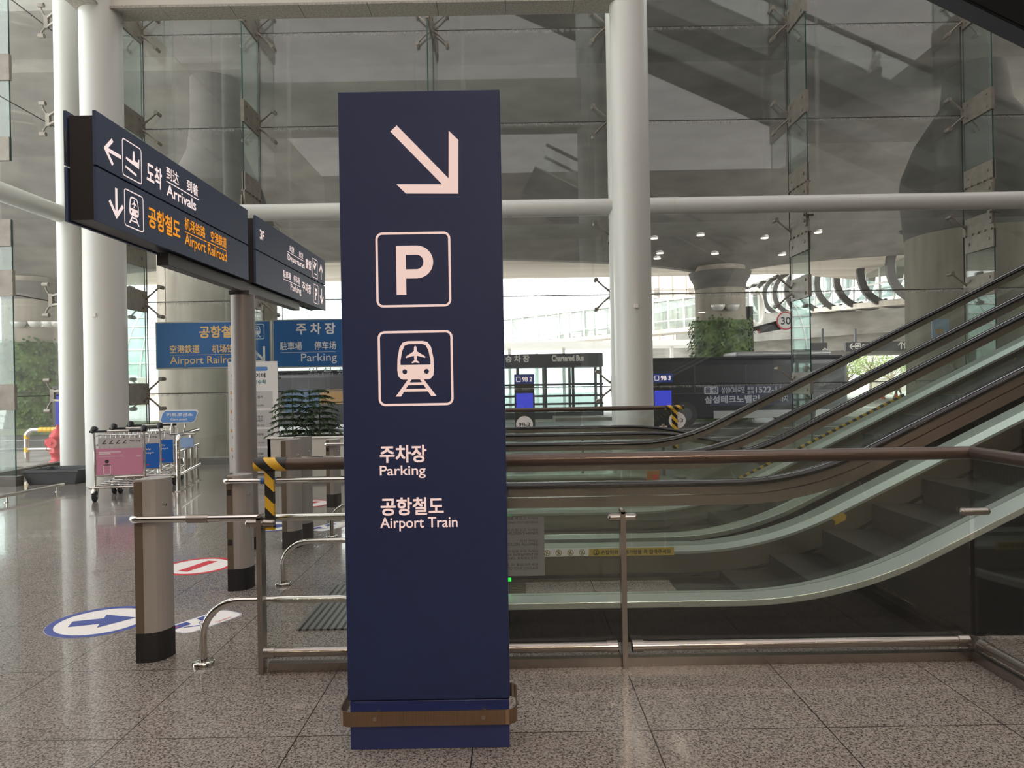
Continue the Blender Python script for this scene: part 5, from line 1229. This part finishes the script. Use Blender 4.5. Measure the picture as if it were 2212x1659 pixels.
kiosk(1133, 808, 905, 838, 24.0, '9B 2', 'dark kiosk with a lit blue screen marked 9B 2, before the bus shelter')
q = W(136, 905, 21.0); t = thing('information_kiosk', 'tall dark kiosk with a lit blue screen, outside beside the hydrant', 'kiosk', (q[0], 21, 0))
m = MB(); m.bx(q[0] - .3, q[0] + .6, 21, 21.25, RL, 1.75); m.build('cabinet', M_black, t, .01); m = MB(); m.bx(q[0] - .2, q[0] + .5, 20.99, 21, .6, 1.5); m.build('screen', M_screen, t)
# ------------------------------------------------------------------ hydrant and guards at the glass corner
hx, hy = W(125, 960, 15.75)[0], 15.75
t = thing('fire_hydrant', 'red fire hydrant outside the glass corner', 'hydrant', (hx, hy, -.02))
m = MB(); m.lathe([(.17, -.02), (.17, .06), (.13, .08), (.13, .22), (.16, .23), (.16, .27), (.13, .29), (.125, .52), (.15, .55), (.16, .6), (.16, .64), (.13, .66), (.11, .72), (.06, .77)], hx, hy, 24); m.build('barrel', M_redp, t)
m = MB(); m.cyl((hx, hy, .77), (hx, hy, .83), .035, n=8); m.cyl((hx, hy, .83), (hx, hy, .86), .02, n=8); m.build('operating_nut', M_redp, t)
for ax, ay, rr in ((-1, 0, .07), (0, -1, .09), (1, 0, .07)):
    m = MB(); m.cyl((hx, hy, .47), (hx + ax * .2, hy + ay * .2, .47), rr, n=16); m.cyl((hx + ax * .17, hy + ay * .17, .47), (hx + ax * .23, hy + ay * .23, .47), rr + .025, n=16); m.cyl((hx + ax * .23, hy + ay * .23, .47), (hx + ax * .26, hy + ay * .26, .47), .03, n=8); m.build('outlet_cap', M_redp, t)
m = MB(); m.tube([(hx - .22, hy - .02, .42), (hx - .25, hy, .32), (hx - .2, hy, .28), (hx - .14, hy, .33)], .008, 6); m.build('chain', M_redp, t)
def guard(x0, x1, y, H_, label):
    t = thing('guard_hoop', label, 'guard rail', ((x0 + x1) / 2, y, -.02), 'hydrant guards')
    rr = .17; path = [(x0, y, -.02), (x0, y, H_ - rr)] + [(x0 + rr * (1 - math.cos(R(a))), y, H_ - rr + rr * math.sin(R(a))) for a in range(15, 91, 15)]
    path += [(x1 - rr + rr * math.sin(R(a)), y, H_ - rr * (1 - math.cos(R(a)))) for a in range(0, 91, 15)] + [(x1, y, -.02)]
    m = MB(); m.tube(path, .055, 14); m.tube([(x0, y, .28), (x1, y, .28)], .04, 10); m.build('tube', M_chrome, t)
    m = MB()
    for z in (.22, .52): m.cyl((x0, y, z), (x0, y, z + .1), .0565, n=14); m.cyl((x1, y, z), (x1, y, z + .1), .0565, n=14)
    n = 4
    for k in range(n): xx = x0 + rr + .12 + (x1 - x0 - 2 * rr - .24) * k / n; m.cyl((xx, y, H_), (xx + .12, y, H_), .0565, n=14)
    m.build('yellow_band', M_yelb, t)
a = W(57, 925, 16.4); b = W(146, 925, 16.4)
guard(a[0], b[0], 16.4, .72, 'steel guard hoop with yellow bands behind the red hydrant'); guard(a[0] + .1, b[0] + .05, 17.3, .7, 'second banded guard hoop, farther from the glass')
# reflector posts on the far kerb
for i, u in enumerate((36, 90)):
    q = W(u, 900, 33.0); t = thing('reflector_post', 'leaning white striped post at the foot of the far ivy pier', 'post', (q[0], 33, RL), 'striped posts')
    m = MB(); m.bar((q[0], 30.2, RL), (q[0] + .3, 30.2, 1.1), .28, .06); m.build('post', M_mesh, t); m = MB()
    for k in range(4): f = .15 + k * .22; m.bar((q[0] + .3 * f - .0, 30.17, RL + 1.3 * f), (q[0] + .3 * f + .02, 30.17, RL + 1.3 * f + .07), .282, .062)
    m.build('stripe', M_pgrey, t)
m = MB(); m.bx(-30, -17, 29.9, 36, RL, .05); tag(m.build('lawn', noisy(mat('lawn_green', '66724a', .9), '566140', '788354', 2)), 'strip of grass around the ivy pier', kind='structure')
# ------------------------------------------------------------------ buildings and masts far away
def glass_hall(x0, x1, y, z0, z1, z2, label):
    t = thing('terminal_hall', label, 'building', ((x0 + x1) / 2, y, RL)); 
    P_ = lambda f, g: (x0 + (x1 - x0) * f, y + 14 * g * g, z0 + (z2 - z0) * (1 - (1 - g) ** 1.6))
    n, k = 30, 10; m = MB(); m.add([P_(i / n, j / k) for j in range(k + 1) for i in range(n + 1)], [(j * (n + 1) + i, j * (n + 1) + i + 1, (j + 1) * (n + 1) + i + 1, (j + 1) * (n + 1) + i) for j in range(k) for i in range(n)]); m.build('glazing', mat('pale_green_glazing', 'b4cdc2', .25), t)
    m = MB()
    for i in range(n + 1): m.tube([(p[0], p[1] - .1, p[2]) for p in [P_(i / n, j / k) for j in range(k + 1)]], .09, 4)
    for j in range(k + 1): m.tube([(p[0], p[1] - .1, p[2]) for p in [P_(0, j / k), P_(1, j / k)]], .09, 4)
    m.build('grid_frame', M_mesh, t)
    m = MB(); m.bx(x0, x1, y - 1, y + 1, RL, z0); m.build('plinth_wall', M_conc3, t); return t
glass_hall(-75, -19, 84, 3.0, 8, 14.0, 'large pale green glazed hall far beyond the road')
t = thing('office_building', 'beige panelled building far behind the paired columns', 'building', (22, 90, RL))
a, b = W(1395, 700, 90), W(1600, 560, 90)
m = MB(); m.bx(a[0], b[0], 90, 104, RL, b[2] + 3); m.build('wall', mat('beige_panel', 'd8cabb', .7), t)
m = MB()
for k in range(8): x = a[0] + (b[0] - a[0]) * k / 7; m.bx(x - .06, x + .06, 89.93, 90, RL, b[2] + 3)
for k in range(9): z_ = 2 + k * 2.2; m.bx(a[0], b[0], 89.93, 90, z_ - .06, z_ + .06)
m.build('panel_joint', mat('beige_joint', '9c8f83', .7), t)
m = MB()
for u in (1419, 1494):
    for v in (630, 652):
        q = W(u, v, 89.9)
        for r_ in range(5): m.bx(q[0] - .35, q[0] + .35, 89.85, 89.95, q[2] - .45 + r_ * .2, q[2] - .36 + r_ * .2)
m.build('louvre', mat('louvre_grey', '8b8580', .6), t)
q = W(1161, 900, 56); t = thing('lamp_mast', 'tall thin white lamp mast beyond the bus shelter', 'mast', (q[0], 56, RL))
m = MB(); m.cyl((q[0], 56, RL), (q[0], 56, 13), .16, .09, n=12); m.build('pole', M_mesh, t); m = MB(); m.bx(q[0] - 1, q[0] + 1, 55.9, 56.1, 13, 13.2); m.build('lamp_arm', M_mesh, t)
t = thing('canopy', 'low pale canopy roof below the distant footbridge', 'canopy', (2, 47, RL)); a, b = W(1080, 752, 46), W(1330, 741, 46)
m = MB(); m.bx(a[0] - 4, b[0] + 6, 46, 50, a[2], a[2] + .35); m.build('roof', M_mesh, t); m = MB()
for k in range(5): x = a[0] - 3 + k * 3.6; m.bx(x - .1, x + .1, 47.9, 48.1, RL, a[2])
m.build('support', M_mesh, t)
# traffic signs, gantry boards
q = W(1697, 693, 33.0); t = thing('speed_sign', 'round red-rimmed 30 speed limit sign above the charcoal bus', 'traffic sign', (q[0], 33, RL))
def disc_y(c, r, y0, y1, name, mt): m = MB(); m.cyl((c[0], y0, c[2]), (c[0], y1, c[2]), r, n=32); return m.build(name, mt, t)
disc_y(q, .42, 32.99, 33.02, 'rim', M_red); disc_y(q, .355, 32.98, 32.99, 'face', M_paper)
m = MB(); m.map = face_y(q[0], 32.98, q[2]); m.text('30', 0, -.17, .34, .44, 'C', .02, .003); m.build('number', M_ink, t)
m = MB(); m.bar((q[0], 33.05, q[2] - .1), (q[0], 33.6, q[2] - .1), .07, .07); m.cyl((W(1607, 0, 33.6)[0], 33.6, RL), (W(1607, 0, 33.6)[0], 33.6, 5.0), .17, n=14); m.bar((W(1607, 0, 33.6)[0], 33.6, 3.9), (q[0] + 1.4, 33.6, 4.6), .16, .2); m.build('pole', M_black, t)
q2 = W(1655, 713, 33.3); m = MB(); m.bar((q2[0] - .35, 33.3, q2[2]), (q2[0] + .7, 33.3, q2[2] + .17), .3, .3); m.build('camera_box', M_black, t)
m = MB(); m.bx(q2[0] - .36, q2[0] - .3, 33.16, 33.44, q2[2] - .13, q2[2] + .13); m.build('camera_cap', M_redp, t)
def gantry(u0, u1, v0, v1, z, label, items):
    a, b = W(u0, v1, z), W(u1, v0, z); t = thing('gantry_sign', label, 'sign', ((a[0] + b[0]) / 2, z, a[2]))
    m = MB(); m.bx(a[0], b[0], z, z + .25, a[2], b[2]); m.build('panel', M_black, t)
    m = MB()
    for f in (.15, .85): x = a[0] + (b[0] - a[0]) * f; m.bx(x - .05, x + .05, z + .1, z + .2, b[2], max(b[2] + .8, 4.0))
    m.build('hanger', M_shel, t)
    m = MB(); m.map = face_y(0, z, 0); k = z / FPX
    for it in items:
        if it[0] == 'arrow': x, zc = W(it[1], it[2], z)[0::2]; arrow(m, x, zc, 16 * k, it[3])
        elif it[0] == 'box': x, zc = W(it[1], it[2], z)[0::2]; m.rring(x, zc, 12 * k, 13 * k, .05, .045, .01); m.rrect(x, zc, 7 * k, 6 * k, .05, .01)
        else: x, zc = W(it[1], it[2], z)[0::2]; m.text(it[3], x, zc, it[4] * k, it[5] * k, 'L', .03, .01)
    m.build('lettering', M_paper, t)
gantry(1827, 1985, 737, 759, 42.0, 'dark road sign with white arrows below the overpass', [('arrow', 1842, 748, math.pi), ('box', 1853, 747), ('text', 1862, 751, '주차장', 8, 20), ('arrow', 1947, 746, math.pi / 2), ('box', 1959, 746), ('text', 1967, 750, '공항철도', 8, 20)])
gantry(1738, 1787, 740, 767, 40.5, 'small dark road sign between the glass fin and the overpass', [('text', 1743, 763, '공항철도', 6, 20), ('arrow', 1782, 759, math.pi / 2)])
t = thing('parking_zone_sign', 'pale blue zone sign 9B on the broad pier, seen between the handrails', 'sign', (10, 16.8, 2.3)); a, b = W(2014, 731, 16.75), W(2050, 688, 16.75)
m = MB(); m.bx(a[0], b[0], 16.75, 16.79, a[2], b[2]); m.build('panel', mat('pale_blue_panel', '9fb4cf', .5), t); m = MB(); m.map = face_y(0, 16.75, 0); m.text('9B', a[0] + .07, a[2] + .08, .14, .2, 'L', .03, .003); m.build('lettering', M_gold, t)
m = MB(); m.bar(((a[0] + b[0]) / 2, 16.79, (a[2] + b[2]) / 2), ((a[0] + b[0]) / 2 + .3, 17.2, (a[2] + b[2]) / 2), .04, .04); m.build('bracket', M_steel, t)
m = MB(); q = W(1958, 505, 20.5); t = thing('loudspeaker', 'white horn loudspeaker under the elevated road beside the broad pier', 'loudspeaker', (q[0], 20.5, q[2]))
m.tube([(q[0] + .25, 20.5, q[2] - .05), (q[0] + .1, 20.5, q[2] - .02), (q[0] - .2, 20.4, q[2] + .03), (q[0] - .28, 20.38, q[2] + .05)], [.16, .15, .06, .02], 16); m.build('horn', M_pgrey, t); m = MB(); m.bar((q[0] + .25, 20.5, q[2]), (q[0] + .6, 19.3, q[2] + .1), .06, .06); m.build('arm', M_steel, t)
# trees, cones and walkers seen between the handrails
def tree(x, y, H_, label, seed, bare):
    rg = random.Random(seed); t = thing('tree', label, 'tree', (x, y, RL)); m = MB(); m.tube([(x, y, RL), (x + .1, y, H_ * .4), (x, y, H_ * .75)], [.16, .12, .05], 8)
    ends = []
    for k in range(16):
        a = rg.uniform(0, 6.28); z = H_ * rg.uniform(.25, .65); e = Vector((x + math.cos(a) * H_ * .33, y + math.sin(a) * H_ * .33, z + H_ * .25)); m.tube([(x, y, z), tuple((Vector((x, y, z)) + e) / 2 + Vector((0, 0, -.1))), tuple(e)], [.06, .045, .02], 5); ends.append(e)
    m.build('trunk', mat('pale_bark', 'b3a48c', .8) if bare else M_bark, t); m = MB()
    for k in range(500 if bare else 1400):
        e = rg.choice(ends); p = e + Vector((rg.gauss(0, .5), rg.gauss(0, .5), rg.gauss(0, .45))); s_ = rg.uniform(.08, .2); d_ = Vector((rg.uniform(-1, 1), rg.uniform(-1, 1), rg.uniform(-1, 1))).normalized(); e2 = d_.orthogonal().normalized(); m.add([p, p + d_ * s_, p + (d_ + e2) * s_, p + e2 * s_], [(0, 1, 2, 3)])
    m.build('foliage', noisy(mat('tree_green', '8a9a5c', .8), '75854a', 'a3b06e', 2), t)
for i, (u, z_, h_, br, lab) in enumerate(((1880, 70, 4.2, True, 'pale-branched tree beyond the road, below the gantry sign'), (1925, 76, 4.6, True, 'thin tree with tangled pale branches beside another one'), (1830, 82, 4.4, False, 'leafy green tree behind the end of the charcoal bus'), (1985, 88, 4.5, False, 'leafy green tree beyond the walkers'))):
    q = W(u, 850, z_); tree(q[0], z_, h_, lab, i + 3, br)
t = thing('site_wall', 'pale low building beyond the road works', 'building', (40, 92, RL)); a, b = W(1880, 800, 95), W(2040, 755, 95); m = MB(); m.bx(a[0], b[0] + 10, 95, 97, 1.5, 6.5); m.build('wall', M_mesh, t); m = MB(); m.bx(a[0], b[0] + 10, 94.6, 97.4, 6.5, 6.8); m.build('roof', M_pgrey, t); m = MB(); m.bx(a[0] + 1, b[0] + 9, 95.2, 96.8, RL, 1.5); m.build('plinth', M_conc3, t)
def cone(u, v0, v1, label):
    # the foot at v1 sits on the road
    q = G(u, v1, RL); t = thing('traffic_cone', label, 'cone', (q[0], q[1], RL)); hh = (v1 - v0) * q[1] / FPX; M_o = mat('cone_orange', 'ee4f2a', .5)
    m = MB(); m.lathe([(.24, RL), (.24, RL + .04), (.17, RL + .05), (.035, RL + hh)], q[0], q[1], 18); m.build('body', M_o, t)
    m = MB()
    for f in (.42, .7): r0 = .17 - .135 * f + .012; r1 = .17 - .135 * (f + .12) + .012; m.lathe([(r0, RL + hh * f), (r1, RL + hh * (f + .12))], q[0], q[1], 18)
    m.build('reflective_band', M_paper, t)
cone(1908, 846, 862, 'small orange traffic cone on the road, partly behind the handrail'); cone(1936, 838, 860, 'orange traffic cone beside the walking legs'); cone(1985, 826, 859, 'tall orange and white traffic cone beside the traveller with the suitcase')
q = G(1974, 860, RL); person('person', 'traveller in dark jacket pulling a grey suitcase, seen between the handrails', q, R(-80), 1.72, '33343a', '55504a', .35)
sx_ = G(1971, 866, RL); t = thing('suitcase', 'grey wheeled suitcase pulled by the traveller in dark clothes', 'suitcase', sx_); x, y = sx_[0], sx_[1]
m = MB(); m.bx(x - .26, x + .22, y - .14, y + .14, RL + .08, RL + .68); m.build('shell', M_pgrey, t, .04); m = MB(); m.tube([(x - .12, y, RL + .66), (x - .12, y, RL + 1.0), (x + .08, y, RL + 1.0), (x + .08, y, RL + .66)], .012, 6); m.build('handle', M_black, t); m = MB()
for dx_ in (-.2, .16): m.cyl((x + dx_, y - .1, RL + .04), (x + dx_, y - .06, RL + .04), .04, n=10); m.cyl((x + dx_, y + .06, RL + .04), (x + dx_, y + .1, RL + .04), .04, n=10)
m.build('wheel', M_black, t)
q = G(1940, 862, RL); person('person', 'walker in khaki shorts, only bare legs seen below the handrail', q, R(85), 1.7, '6c6a58', '7a7656', .4, short=True)
q = G(2002, 857, RL); person('person', 'person in a pale grey top beside the broad pier', q, R(10), 1.7, 'b9bab8', '3d3f45', .1)
q = G(2009, 855, RL); person('person', 'person in black clothes standing at the edge of the broad pier', q, R(-10), 1.72, '1e1f22', '26272b', .1)
